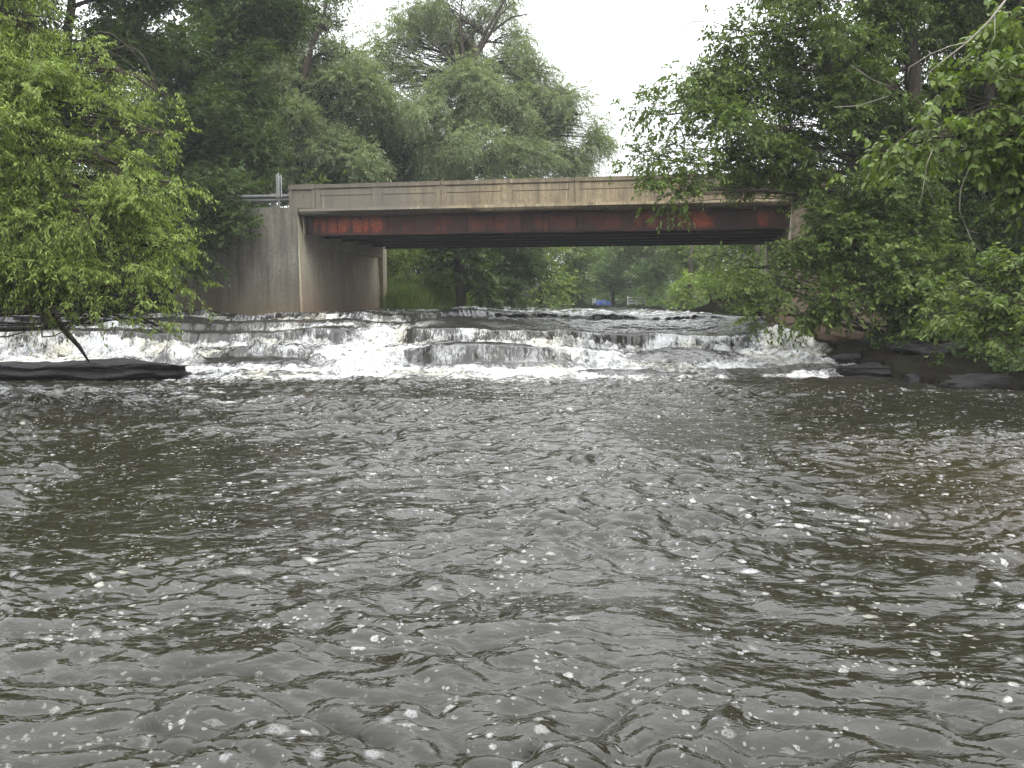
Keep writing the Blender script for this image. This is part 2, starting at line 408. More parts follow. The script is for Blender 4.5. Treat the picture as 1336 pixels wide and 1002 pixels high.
def water_mat():
    g = N('river water'); geo = g.n('NewGeometry').outputs['Position']
    def mp(sx, sy, sz, src=geo):
        m = g.n('Mapping', Vector=src); m.inputs['Scale'].default_value = (sx, sy, sz); return m.outputs[0]
    foam, face = g.attr('foam'), g.attr('face')
    # warp
    wn = g.n('TexNoise', Vector=geo, Scale=3.0, Detail=3).outputs['Color']
    warp = g.n('VectorMath', {'operation': 'MULTIPLY_ADD'}, i0=wn, i1=(.16, .16, .16), i2=geo).outputs[0]
    # body colour: brown river, redder over the shallows to the right, green-black elsewhere
    xyz = g.n('SeparateXYZ', Vector=geo)
    n1 = g.noise(geo, .35, 3)
    sh = g.n('MapRange', {'clamp': True}, Value=g.math('ADD', xyz.outputs[0], g.math('MULTIPLY', n1, 4)))
    sh.inputs['From Min'].default_value = 4.5; sh.inputs['From Max'].default_value = 8.5
    yb = g.n('MapRange', {'clamp': True}, Value=xyz.outputs[1]); yb.inputs['From Min'].default_value = 12; yb.inputs['From Max'].default_value = 8
    body = g.mix(g.math('MULTIPLY', sh.outputs[0], yb.outputs[0]), (.014, .0128, .0082), (.034, .024, .012))
    thin = g.mix(g.noise(mp(1, 1, 3), 2.5, 5), (.010, .010, .010), (.040, .037, .032))
    upf = g.n('MapRange', {'clamp': True}, Value=xyz.outputs[1]); upf.inputs['From Min'].default_value = 19; upf.inputs['From Max'].default_value = 20.5
    body = g.mix(upf.outputs[0], body, thin)
    # ripples (bump)
    r1 = g.noise(mp(1.0, 2.0, 1, warp), 6, 3, .5, .8)
    r2 = g.noise(mp(1.0, 1.8, 1, warp), 19, 2, .5, .4)
    hb = g.math('ADD', g.math('MULTIPLY', r1, 1.0), g.math('MULTIPLY', r2, .32))
    nb = g.bump(hb, .6, .02)
    # churned foam
    # broken foam: worley-like cells + fbm thresholded by the amount of foam
    fn = g.noise(mp(1.25, .85, 1.0, warp), 3.4, 6, .56, .9)
    fgr = g.noise(mp(1.6, 1.0, 1.3, warp), 17, 6, .7, .4)
    lace = g.n('TexVoronoi', {'feature': 'DISTANCE_TO_EDGE'}, Vector=warp, Scale=11.0).outputs['Distance']
    lace = g.math('SUBTRACT', 1, g.math('MULTIPLY', lace, 3.2), clamp=True)
    ff = g.math('ADD', g.math('ADD', fn, g.math('MULTIPLY', g.math('SUBTRACT', lace, .5), .10)), g.math('MULTIPLY', g.math('SUBTRACT', fgr, .5), .22))
    thr = g.math('SUBTRACT', .82, g.math('MULTIPLY', foam, .54))
    fm = g.math('DIVIDE', g.math('SUBTRACT', ff, thr), .30, clamp=True)
    # streaks on the curtains
    st = g.noise(mp(17, 3.0, 5.5, geo), 1.0, 7, .8, .8)
    st2 = g.noise(mp(1.1, .6, .9), 1.0, 5, .6)
    stm = g.math('DIVIDE', g.math('SUBTRACT', g.math('ADD', st, g.math('MULTIPLY', g.math('SUBTRACT', st2, .5), 1.3)), .50), .20, clamp=True)
    stm = g.math('MULTIPLY', stm, g.math('MULTIPLY', face, 1.5, clamp=True))
    # floating bubble clumps on the pool
    w2 = g.n('TexNoise', Vector=geo, Scale=30.0, Detail=3).outputs['Color']
    warp2 = g.n('VectorMath', {'operation': 'MULTIPLY_ADD'}, i0=w2, i1=(.035, .035, .0), i2=warp).outputs[0]
    def spots(scale, rmax, keep, rot):
        v = g.n('TexVoronoi', Vector=warp2, Scale=scale)
        rnd = g.n('SeparateColor', Color=v.outputs['Color'])
        rad = g.n('MapRange', {'clamp': True}, Value=rnd.outputs[rot]); rad.inputs['From Min'].default_value = keep; rad.inputs['To Min'].default_value = 0; rad.inputs['To Max'].default_value = rmax
        q = g.math('SUBTRACT', rad.outputs[0], v.outputs['Distance'])
        return g.math('MULTIPLY', g.math('MULTIPLY', q, 9, clamp=True), g.math('GREATER_THAN', rad.outputs[0], .001))
    c1 = g.noise(mp(1.5, .75, 1, warp), .55, 5, .64, .6); c2 = g.noise(mp(1.7, .9, 1, warp), 1.5, 5, .62, .5)
    cl1 = g.ramp(c1, [(.44, .04), (.58, 1)]); cl2 = g.ramp(g.math('ADD', g.math('MULTIPLY', c1, .5), g.math('MULTIPLY', c2, .5)), [(.46, 0), (.56, 1)])
    s1 = g.math('MULTIPLY', spots(5.0, .30, .72, 0), cl1); s2 = g.math('MULTIPLY', spots(12.0, .42, .45, 1), cl2); s3 = g.math('MULTIPLY', spots(30.0, .46, .40, 2), g.ramp(c2, [(.46, .10), (.58, .9)]))
    bub = g.n('TexVoronoi', {'feature': 'DISTANCE_TO_EDGE'}, Vector=geo, Scale=70.0).outputs['Distance']
    bub = g.math('SUBTRACT', 1, g.math('MULTIPLY', bub, 3.0), clamp=True)
    bubm = g.math('ADD', .30, g.math('MULTIPLY', bub, .70))
    sp_ = g.math('MULTIPLY', g.math('MAXIMUM', g.math('MAXIMUM', s1, s2), g.math('MULTIPLY', s3, .8)), bubm)
    lowy = g.n('MapRange', {'clamp': True}, Value=xyz.outputs[1]); lowy.inputs['From Min'].default_value = 19; lowy.inputs['From Max'].default_value = 17
    sp_ = g.math('MULTIPLY', sp_, g.math('MULTIPLY', lowy.outputs[0], .8))
    white = g.math('MAXIMUM', g.math('MAXIMUM', fm, stm), sp_)
    # foam colour: white with cream where the brown water shows through
    fc = g.mix(g.ramp(g.noise(mp(.6, .6, .6), 1.1, 3), [(.45, 0), (.7, 1)]), (.80, .81, .81), (.76, .73, .58))
    hb2 = g.math('ADD', fgr, g.math('MULTIPLY', fn, 2.0))
    nf = g.bump(hb2, 1.0, .10)
    wsh = g.n('BsdfPrincipled', Base_Color=body, Roughness=.06, IOR=1.333, Normal=nb)
    wsh.inputs['Specular IOR Level'].default_value = .6
    fsh = g.n('BsdfPrincipled', Base_Color=fc, Roughness=.6, Normal=nf)
    return g.fin(g.n('MixShader', i0=white, i1=wsh.outputs[0], i2=fsh.outputs[0]))

wo = link('river_water', build_water(), water_mat()); tag(wo, kind='structure')

# ------------------------------------------------------------------ bridge frame of reference
BL = np.array([-7.75, 34.0]); BR = np.array([9.25, 30.4])
bu = (BR - BL) / np.linalg.norm(BR - BL); bv = np.array([-bu[1], bu[0]])  # bv points away from the camera
SPAN = float(np.linalg.norm(BR - BL)); WID = 9.2
def B(u, v, z): p = BL + bu * u + bv * v; return (p[0], p[1], z)

# ------------------------------------------------------------------ terrain
LB = [(-12, -13), (8, -12.5), (18, -11.6), (21, -12.6), (26, -19), (33, -21), (36.2, -15.5), (36.5, -15)]
RBK = [(-12, 14), (6, 12.5), (12, 11.2), (16, 9.9), (18.5, 8.6), (20.5, 7.9), (24, 9.3), (27, 10.4), (30.4, 9.6), (39, 11.3), (44, 8.4), (52, 8.3), (60, 9.5), (72, 10)]
def XL(y):
    a = np.interp(y, [p[0] for p in LB], [p[1] for p in LB])
    b = np.interp(y, [43, 46, 50, 58, 66, 76], [-6.4, -4.2, -2.2, -1.4, -.8, 0.5])
    return np.where(y < 36.5, a, np.where(y < 43, -8.7 + .15 * (y - 36.5), b))
def XR(y): return np.interp(y, [p[0] for p in RBK], [p[1] for p in RBK])
WALLX = [-16.0, -12.6, -10.2, -7.75]; WALLY = [38.5, 35.6, 34.15, 34.0]
def ground(x, y):
    wl = np.interp(y, [0, 19, 21, 24, 27, 34, 70], [0, 0, .15, .45, .85, 1.2, 1.25])
    nz = fbm(x * .35, y * .35, o=4, seed=300) - .5
    dist = np.maximum(XL(y) - x, x - XR(y))
    dist = np.maximum(dist, y - 74 + .3 * (noise(x * .2, y * 0, seed=5) - .5))
    bank = wl + .12 + (1.15 - .8 * (y > 44) - .75 * (x > 6)) * np.minimum(np.maximum(dist, 0), 3.2) * .8 + nz * .7 + .03 * np.maximum(dist, 0)
    z = np.where(dist > 0, bank, wl - .55 - np.minimum(-dist, 1.5) * .4)
    # the right bank by the pool is ledged shale and clods
    rb = sstep(7.5, 8.2, x) * sstep(26, 24, y) * sstep(8, 11, y)
    zn = z + .45 * (fbm(x * 1.3, y * 1.3, o=4, seed=311) - .5); q = zn / .17; stp = (np.floor(q) + sstep(.62, 1.0, q - np.floor(q))) * .17
    z = z + rb * (stp + .10 * (fbm(x * 4, y * 4, o=3, seed=312) - .5) - z) * (z > .1)
    # road embankment
    u = (x - BL[0]) * bu[0] + (y - BL[1]) * bu[1]; v = (x - BL[0]) * bv[0] + (y - BL[1]) * bv[1]
    off = np.maximum(np.abs(v - WID / 2) - WID / 2 + .2, 0)
    emb = 4.86 - off * np.where(u > 0, 1.3, .9)
    left = (u < -1.5) & ((x > -16) & (y > np.interp(x, WALLX, WALLY) + .75) | (x <= -16) & (y > 38.6 - (x + 16) * 0))
    right = u > SPAN + 1.2
    z = np.where(left | right, np.maximum(z, emb), z)
    front = (x > -21) & (x < -7.0) & (y > 30) & (y < np.interp(x, WALLX, WALLY) + .75)
    z = np.where(front & (x > XL(y)), .4, z)
    # right wing wall: hold back the earth
    wx = np.interp(y, [25.2, 30.4], [11.6, 9.4])
    fr = (y > 24.5) & (y < 30.6) & (x < wx + .8)
    z = np.where(fr, np.minimum(z, .25 + .5 * sstep(8.5, 11, x) - .1 * (y > 27)), z)
    return z

def build_ground():
    xs = np.concatenate([np.linspace(-160, -26, 60), np.arange(-25.6, 6.8, .3), np.arange(6.8, 15, .09), np.arange(15.1, 25.6, .3), np.linspace(26, 160, 60)])
    ys = np.concatenate([np.linspace(-60, -13, 20), np.arange(-12, 10, .3), np.arange(10.1, 26, .09), np.arange(26.1, 50, .3), np.linspace(50.5, 260, 150)])
    X, Y = np.meshgrid(xs, ys); x = X.ravel(); y = Y.ravel()
    z = ground(x, y)
    nr, nc = X.shape; idx = np.arange(nr * nc).reshape(nr, nc)
    loops = np.stack([idx[:-1, :-1], idx[:-1, 1:], idx[1:, 1:], idx[1:, :-1]], -1).reshape(-1, 4)
    return mesh_np('ground', np.stack([x, y, z], 1), loops, 4, None, True)
g = N('bank soil'); geo = g.n('NewGeometry').outputs['Position']
n_ = g.noise(geo, 1.2, 8, .65); n2 = g.noise(geo, 7, 6, .7)
c = g.mix(g.ramp(n_, [(.4, 0), (.6, 1)]), (.009, .0075, .0055), (.012, .019, .007)); c = g.mix(g.ramp(n2, [(.4, .6), (.65, 0)]), c, (.014, .011, .008))
M_SOIL = g.fin(g.n('BsdfPrincipled', Base_Color=c, Roughness=.95, Normal=g.bump(n2, 1, .1)), .03)
tag(link('ground', build_ground(), M_SOIL), kind='structure')

# ------------------------------------------------------------------ bridge
ZB, ZG, ZD, ZP, ZT = 4.10, 4.82, 5.10, 5.10, 5.95     # girder bottom, girder top, slab top, parapet
br = empty('road_bridge', tuple(B(SPAN / 2, WID / 2, ZD)), 'low road bridge with tan concrete parapet and rusty red steel beams crossing above the falls', 'bridge')
fn_ = lambda x, y, z: B(x, y, z)
# deck slab: subdivided edge with spalled lip
def deck_slab():
    mb = MB(); n = 120; e0 = -.1; e1 = SPAN + .1
    us = np.linspace(e0, e1, n)
    prof = []
    for i, u in enumerate(us):
        a = (fbm(np.array([u * 1.7]), np.array([2.0]), o=4, seed=9)[0] - .5)
        sp1 = max(0, fbm(np.array([u * .55 + 3]), np.array([7.0]), o=2, seed=12)[0] - .5) * 1.0
        zt = ZD - .02; lip = ZD - .13 + .02 * a; zb = ZG + .05 + .10 * a + sp1 * .35
        v0 = -.14 + max(0, a) * .12
        prof.append([B(u, .02, zt), B(u, v0, zt - .01), B(u, v0 - .02, lip), B(u, -.09 + .1 * abs(a) + sp1 * .4, zb), B(u, .25, ZG + .01), B(u, WID, ZG + .01), B(u, WID + .14, ZG + .08), B(u, WID + .14, zt)])
    vs = [p for pr in prof for p in pr]; k = 8
    fs = [(i * k + j, (i + 1) * k + j, (i + 1) * k + (j + 1) % k, i * k + (j + 1) % k) for i in range(n - 1) for j in range(k)]
    fs += [tuple(range(k))[::-1], tuple(range((n - 1) * k, n * k))]
    mb.add(vs, fs); return mb
deck_slab().build('deck_slab', M_PARA, br)
rd = MB(); rd.box(-.1, SPAN + .1, .38, WID - .38, ZD - .02, ZD + .04, fn_); rd.build('road_surface', M_ASPH, br)
def parapet(v0, sgn):
    """v0 is the outer face; the wall goes inwards"""
    mb = MB()
    def bx(u0, u1, a, b, z0, z1):
        lo, hi = sorted((v0 + sgn * a, v0 + sgn * b)); mb.box(u0, u1, lo, hi, z0, z1, fn_)
    step = (SPAN - .5) / 7
    edges = [-.55, .5] + [.5 + (SPAN - .5) / 7 * i for i in range(1, 8)]
    bx(-.5, SPAN + 1.6, .035, .33, ZP - .03, ZT - .14)                       # core
    joints = [0, 3, 5]
    for i in range(7):
        u0 = .5 + step * i; u1 = u0 + step
        j0 = .012 if i in (2, 4) else 0; j1 = .012 if i in (1, 3) else 0
        # cap and base courses, panels in three strips with grooves
        bx(u0 + j0, u1 - j1, -.03, .36, ZT - .14, ZT)
        bx(u0 + j0, u1 - j1, 0, .03, ZP - .02, ZP + .10)
        bx(u0 + j0, u0 + .20, 0, .03, ZP + .10, ZT - .14); bx(u1 - .20, u1 - j1, 0, .03, ZP + .10, ZT - .14)
        for z0, z1 in ((ZP + .10, ZP + .42), (ZP + .445, ZP + .66), (ZP + .685, ZT - .14)):
            bx(u0 + .206, u1 - .206, .003, .03, z0, z1)
    # end block
    bx(-.55, .49, -.04, .37, ZT - .16, ZT + .015)
    bx(-.55, -.40, -.015, .03, ZP, ZT - .16); bx(.35, .49, -.015, .03, ZP, ZT - .16); bx(-.40, .35, -.015, .03, ZP, ZP + .34)
    bx(-.02, .02, -.008, .03, ZP + .34, ZT - .16)
    # far end beyond the span
    bx(SPAN + .01, SPAN + 1.6, -.03, .36, ZT - .14, ZT); bx(SPAN + .01, SPAN + 1.6, 0, .03, ZP, ZT - .14)
    return mb
parapet(0, 1).build('parapet', M_PARA, br, bevel=.008)
parapet(WID, -1).build('parapet', M_PARA, br, bevel=.008)
# girders with flanges and stiffeners
for k in range(6):
    v = .30 + k * (WID - .60) / 5
    mb = MB(); m = M_GIRD if k in (0, 5) else M_STEEL
    if k: mb.box(-.02, SPAN + .02, v - .012, v + .012, ZB + .04, ZG - .035, fn_)
    mb.box(-.02, SPAN + .02, v - .16, v + .16, ZB, ZB + .04, fn_)
    mb.box(-.02, SPAN + .02, v - .16, v + .16, ZG - .035, ZG, fn_)
    go = mb.build('girder', m, br)
    if k == 0:
        un = np.linspace(-.02, SPAN + .02, 700); zn = np.linspace(ZB + .041, ZG - .036, 26); U, Z = np.meshgrid(un, zn); u_ = U.ravel(); z_ = Z.ravel()
        pat = np.zeros_like(u_)
        for (uc, hw_, am) in ((.55, .22, .8), (1.3, .38, .9), (2.35, .62, 1.0), (3.55, .28, .85), (6.9, .8, .28), (7.9, .3, .35), (10.1, .9, .2), (13.55, .5, .3), (14.5, .42, .95), (12.6, .4, .4), (16.6, .3, .7), (5.3, .3, .3), (11.4, .4, .3), (9.1, .4, .3)):
            pat = np.maximum(pat, am * sstep(hw_ + .12, hw_ - .12, np.abs(u_ - uc + .25 * (noise(u_ * 3, z_ * 2, seed=8) - .5))))
        nz_ = fbm(u_ * 4, z_ * 1.2, o=4, seed=18); pat = pat * sstep(.30, .52, nz_) * sstep(0, .12, z_ - ZB - .04) * (1 - .65 * sstep(.38, .68, (z_ - ZB) + .25 * (nz_ - .5)))
        vv = np.array([B(a, v, b) for a, b in zip(u_, z_)]); idx = np.arange(len(u_)).reshape(26, 700)
        lp_ = np.stack([idx[:-1, :-1], idx[:-1, 1:], idx[1:, 1:], idx[1:, :-1]], -1).reshape(-1, 4)
        link('web', mesh_np('web', vv, lp_, 4, {'rust': np.clip(pat, 0, 1)}), M_WEB, go)
    for u in [.25 + i * (SPAN - .5) / 17 for i in range(18)]:
        s = MB(); s.box(u - .012, u + .012, v - .055, v - .0125, ZB + .041, ZG - .036, fn_); s.build('stiffener', m, go)
    if k < 5:
        v2 = v + (WID - .60) / 5
        for u in (SPAN * .25, SPAN * .5, SPAN * .75):
            s = MB(); s.box(u - .03, u + .03, v + .013, v2 - .125, ZB + .22, ZB + .52, fn_); s.build('cross_brace', M_STEEL, br)

def wallmesh(pts, top, bot, th, back, n_u=26, n_v=14, rough=.03, seed=1, batter=0.0, curve=None):
    """a solid retaining wall: front polyline pts in plan, tops per point, subdivided and slightly uneven"""
    pts = np.array(pts, float); seg = np.r_[0, np.cumsum(np.linalg.norm(np.diff(pts, axis=0), axis=1))]
    us = np.unique(np.r_[np.linspace(0, seg[-1], n_u), seg])
    X = np.interp(us, seg, pts[:, 0]); Y = np.interp(us, seg, pts[:, 1]); T = np.interp(us, seg, top); Bo = np.interp(us, seg, bot)
    back = np.array(back, float) / np.linalg.norm(back)
    rows = []
    for j in range(n_v + 1):
        t = j / n_v; z = Bo + (T - Bo) * t
        d = rough * (fbm(us * .9 + seed, z * .9, o=4, seed=seed) - .5) * 2 + batter * (1 - t) * -1
        if curve: d = d + curve(us / seg[-1], z)
        rows.append(np.stack([X + back[0] * d, Y + back[1] * d, z], 1))
    rows.append(np.stack([X + back[0] * th, Y + back[1] * th, T], 1)); rows.append(np.stack([X + back[0] * th, Y + back[1] * th, Bo], 1))
    v = np.concatenate(rows); n = len(us); m = len(rows); mb = MB()
    fs = [(j * n + i, j * n + i + 1, (j + 1) * n + i + 1, (j + 1) * n + i) for j in range(m - 1) for i in range(n - 1)]
    fs += [((m - 1) * n + i, (m - 1) * n + i + 1, i + 1, i) for i in range(n - 1)]
    fs += [tuple(j * n for j in range(m)), tuple(j * n + n - 1 for j in range(m))[::-1]]
    mb.add(v, fs); return mb

BK = (bv[0], bv[1])
# left abutment: front pier face turned to the river, seat, wing wall
def uvp(u, v): p = BL + bu * u + bv * v; return (p[0], p[1])
wallmesh([uvp(-.10, -.22), uvp(-.12, .25), uvp(-.32, WID / 2), uvp(-.62, WID + .3)], [ZG + .0, ZB - .02, ZB - .02, ZB - .02], [.3] * 4, 1.0, (-bu[0], -bu[1]), 40, 16, .02, 3, .16).build('abutment', M_ABUT, br)
s = MB(); s.box(-.72, -.36, WID + .32, WID + .85, .6, 4.7, fn_); s.build('abutment_post', M_ABUT, br, bevel=.03)
s = MB(); s.box(-1.6, -.12, .34, WID - .34, ZB - .4, ZG + .2, fn_); s.build('back_wall', M_ABUT, br)
wallmesh([(-15.6, 38.3), (-12.5, 35.5), (-10.2, 34.16), (-8.95, 33.85), uvp(-.11, -.24)], [3.9, 4.45, 5.10, 5.12, 5.10], [.3] * 5, .9, (.1, 1), 60, 18, .05, 5, .05).build('wing_wall', M_WALL, br)
# right abutment: pier face and brown wing wall coming forward
wallmesh([uvp(SPAN - .22, WID + .3), uvp(SPAN - .12, WID / 2), uvp(SPAN - .02, .25), uvp(SPAN + .02, -.25)], [ZB - .02, ZB - .02, ZB - .02, ZG + .25], [-.2] * 4, 1.0, (bu[0], bu[1]), 40, 16, .02, 7, .05).build('abutment', M_ABUT, br)
s = MB(); s.box(SPAN + .12, SPAN + 1.6, .34, WID - .34, ZB - .4, ZG + .2, fn_); s.build('back_wall', M_ABUT, br)
cur = lambda t, z: -.75 * sstep(1.9, .7, z) + .9 * sstep(.55, .1, z) + .25 * t
wallmesh([uvp(SPAN - .0, -.27), (10.0, 28.6), (10.9, 26.8), (11.9, 25.2)], [ZG + .28, 4.4, 3.4, 2.6], [-.3, -.3, -.3, -.3], 1.1, (.9, .35), 40, 22, .12, 9, .1, cur).build('wing_wall', M_RWALL, br)

# road beyond the bridge ends
for nm, (u0, u1) in (('road', (-40, -.11)), ('road', (SPAN + .11, SPAN + 40))):
    s = MB(); s.box(u0, u1, .9, WID - .9, ZD - .3, ZD - .01, fn_); tag(s.build(nm, M_ASPH), kind='structure')

# guard rail and sign by the left end
gr = empty('guard_rail', B(-2.2, .3, 5.0), 'grey metal guard rail running off the left end of the bridge parapet', 'guard rail')
def wbeam(u0, u1, v0, v1, z):
    mb = MB(); prof = [(0, -.155), (.0, -.13), (-.08, -.09), (-.08, -.05), (0, 0), (-.08, .05), (-.08, .09), (0, .13), (0, .155)]
    n = 9; vs = []
    for a in np.linspace(0, 1, 8):
        u = u0 + (u1 - u0) * a; v = v0 + (v1 - v0) * a
        vs += [B(u, v + q[0], z + q[1]) for q in prof] + [B(u, v + q[0] + .012, z + q[1]) for q in prof[::-1]]
    k = 18
    fs = [(i * k + j, (i + 1) * k + j, (i + 1) * k + (j + 1) % k, i * k + (j + 1) % k) for i in range(7) for j in range(k)]
    fs += [tuple(range(k)), tuple(range(7 * k, 8 * k))[::-1]]
    mb.add(vs, fs); return mb
wbeam(-5.6, -.30, .1, .28, 5.52).build('rail_beam', M_GALV, gr)
for u in (-5.2, -3.3, -1.35, -.62):
    s = MB(); s.box(u - .08, u + .08, .30, .46, 4.5, 5.72, fn_); s.build('post', M_WOODP, gr, bevel=.01)
sg = empty('road_sign', B(-.95, -.02, 5.1), 'narrow white road sign seen nearly edge on beside the left parapet end', 'road sign')
s = MB(); s.box(-.98, -.92, -.05, -.01, 4.75, 6.30, fn_); s.build('post', M_GALV, sg)
c_, s_ = math.cos(R(54)), math.sin(R(54))
def rot(x, y, z): return B(-.95 + x * c_ - y * s_, -.07 + x * s_ * -1 - y * c_, z)
s = MB(); s.box(-.30, .30, .0, .012, 5.52, 6.38, rot); s.build('sign_panel', M_SIGN, sg)
s = MB(); s.box(-.30, .30, -.09, -.078, 5.50, 6.30, rot); s.build('sign_panel', M_SIGN, sg)

# ------------------------------------------------------------------ rocks
def rock(name, c, r, mat, label, seed, cat='rock', strata=.12, rotz=0, group=None, flat=0.0):
    nu, nv = 72, 40
    th = np.linspace(0, 2 * np.pi, nu, endpoint=False); ph = np.linspace(-np.pi / 2, np.pi / 2, nv)
    TH, PH = np.meshgrid(th, ph); sx = np.sign(np.cos(TH)) * np.abs(np.cos(TH)) ** .75; sy = np.sign(np.sin(TH)) * np.abs(np.sin(TH)) ** .75
    cph = np.cos(PH) ** .45
    x = sx * cph; y = sy * cph; z = np.sin(PH)
    z = np.sign(z) * np.abs(z) ** .8
    q = 1 + .55 * (fbm(x * 1.4 + seed, y * 1.4, z * 1.4, 4, seed) - .5)
    x = x * q * r[0]; y = y * q * r[1]; zz = z * r[2] * (1 + .5 * (fbm(x * .9 + seed, y * .9, o=3, seed=seed + 2) - .5))
    if strata:
        lv = np.floor(zz / strata + .5 * noise(x * .5, y * .5, seed=seed)); st = (_h(lv, lv * 0, lv * 0, seed) - .5)
        x = x * (1 + .16 * st); y = y * (1 + .2 * st)
    zz = zz + .16 * r[2] / .4 * (fbm(x * 2.2, y * 3, o=4, seed=seed + 5) - .5); y = y + .22 * (fbm(x * 1.6, zz * 6, o=4, seed=seed + 6) - .5)
    cz, sz = math.cos(rotz), math.sin(rotz)
    v = np.stack([(x * cz - y * sz + c[0]).ravel(), (x * sz + y * cz + c[1]).ravel(), (zz + c[2]).ravel()], 1)
    idx = np.arange(nu * nv).reshape(nv, nu); nxt = np.roll(idx, -1, 1)
    loops = np.stack([idx[:-1], nxt[:-1], nxt[1:], idx[1:]], -1).reshape(-1, 4)
    o = link(name, mesh_np(name, v - np.array(c), loops, 4), mat); o.location = c
    return tag(o, label, cat, group)
rock('rock_slab', (-10.2, 19.8, .0), (3.0, .75, .36), M_ROCK, 'long dark wet rock slab in front of the falls under the left tree', 1, strata=.09)
rock('rock_slab', (-14.2, 20.2, .05), (2.4, 1.0, .4), M_ROCK, 'dark rock slab at the foot of the left bank under the tree', 2, strata=.1)
rlab = ['low black rock ledge at water level where the falls meet the right bank', 'broad dark layered rock under the brown wing wall', 'dark stepped rock under the overhanging branches on the right bank',
        'black rock shelf at the waterline near the right edge of the photo', 'upper dark boulder on the right bank behind the shelf', 'small dark rock between the foam and the brown wall', 'dark bank rock in deep shade at the far right edge', 'black layered rock just above the low ledge by the foam', 'long dark rock step halfway up the right bank', 'large dark rock in the shade of the low boughs', 'thin black slab breaking the water in front of the ledge', 'low shaded rock at the waterline beside the right edge of the frame']
for i, (c, r, rz) in enumerate([((8.9, 20.3, .0), (1.6, .7, .30), .1), ((11.5, 23.2, .15), (1.7, 1.2, .45), -.2), ((10.6, 20.6, .35), (2.0, 1.1, .45), .15), ((10.9, 18.4, .02), (2.3, .6, .24), .3),
                                ((12.6, 20.6, .9), (1.7, 1.3, .7), .4), ((9.6, 24.6, .0), (.8, .5, .26), 0), ((13.2, 17.6, .5), (1.6, 1.5, .8), -.3),
   ((10.1, 21.6, .1), (1.4, .8, .34), .0), ((11.6, 19.6, .35), (2.2, .8, .5), .2), ((12.2, 22.2, .7), (1.9, 1.2, .8), -.1), ((9.6, 19.3, -.02), (1.3, .45, .2), .2), ((12.0, 17.2, .1), (1.8, .6, .35), .35)]):
    rock('bank_rock', c, r, M_ROCK if i != 4 else M_ROCKB, rlab[i], 10 + i, strata=.11, rotz=rz, group='rocks along the right bank')

# ------------------------------------------------------------------ trees
def unit(a): return a / (np.linalg.norm(a, axis=-1, keepdims=True) + 1e-9)
def leaves_mesh(p, d, K, L, lsz, asp, droop, rs, near=False, spread=.9):
    """p,d: spray bases and unit directions (n,3); K leaves along each twig of length L"""
    n = len(p); t = (np.arange(K) + .5) / K
    T = np.clip(t[None] + rs.normal(0, .04, (n, K)), 0, 1.05); Ls = L * rs.uniform(.6, 1.25, (n, 1))
    sag = np.zeros((n, K, 3)); sag[..., 2] = -(T * Ls) ** 2 * droop * .9
    pos = p[:, None] + d[:, None] * (T * Ls)[..., None] + sag
    up = unit(np.array([0, 0, 1.]) + rs.normal(0, .30, (n, 3)))
    side = unit(np.cross(d, up)); sgn = np.where(np.arange(K) % 2, 1., -1.)[None, :, None]
    a = unit(d[:, None] * .55 + side[:, None] * sgn * spread + rs.normal(0, .38, (n, K, 3)) + np.array([0, 0, -1.]) * droop * .75)
    pos = pos + rs.normal(0, .035 * L, (n, K, 3))
    nn = up[:, None] + rs.normal(0, .42, (n, K, 3)); nn = unit(nn - a * (nn * a).sum(-1, keepdims=True)); b = np.cross(a, nn)
    l = lsz * rs.uniform(.6, 1.3, (n, K, 1)); wd = l * asp
    pos, a, nn, b, l, wd = [q.reshape(-1, q.shape[-1]) for q in (pos, a, nn, b, l, wd)]
    m = len(pos); dn = np.zeros((m, 3)); dn[:, 2] = -1
    tint = np.clip(.48 + np.repeat(rs.normal(0, .13, n), K) + rs.normal(0, .17, m), 0, 1)
    if near:
        v = np.stack([pos, pos + a * l * .28 + b * wd * .42 + nn * wd * .10, pos + a * l * .62 + b * wd * .42 + nn * wd * .08 + dn * l * .04,
                      pos + a * l + dn * l * .16, pos + a * l * .62 - b * wd * .42 + nn * wd * .08 + dn * l * .04, pos + a * l * .28 - b * wd * .42 + nn * wd * .10, pos + a * l * .5 + dn * l * .03], 1).reshape(-1, 3)
        base = (np.arange(m) * 7)[:, None]
        tri = np.array([0, 1, 6, 1, 2, 6, 2, 3, 6, 3, 4, 6, 4, 5, 6, 5, 0, 6])[None]
        return v, (base + tri).reshape(-1, 3), np.repeat(tint, 7)
    v = np.stack([pos, pos + a * l * .45 + b * wd * .5 + nn * wd * .12, pos + a * l + dn * l * .12, pos + a * l * .45 - b * wd * .5 + nn * wd * .12], 1).reshape(-1, 3)
    base = (np.arange(m) * 4)[:, None]
    return v, (base + np.array([0, 1, 2, 0, 2, 3])[None]).reshape(-1, 3), np.repeat(tint, 4)

def bez(a, b, sag, n=6, wob=.06, rs=None):
    a = np.array(a, float); b = np.array(b, float); L = np.linalg.norm(b - a); out = []
    off = (rs.normal(0, 1, 3) if rs is not None else np.zeros(3)) * wob * L
    for i in range(n):
        t = i / (n - 1); p = a + (b - a) * t; p = p + np.array([0, 0, sag * L]) * 4 * t * (1 - t) * .5 + off * math.sin(t * math.pi)
        out.append(p)
    return out

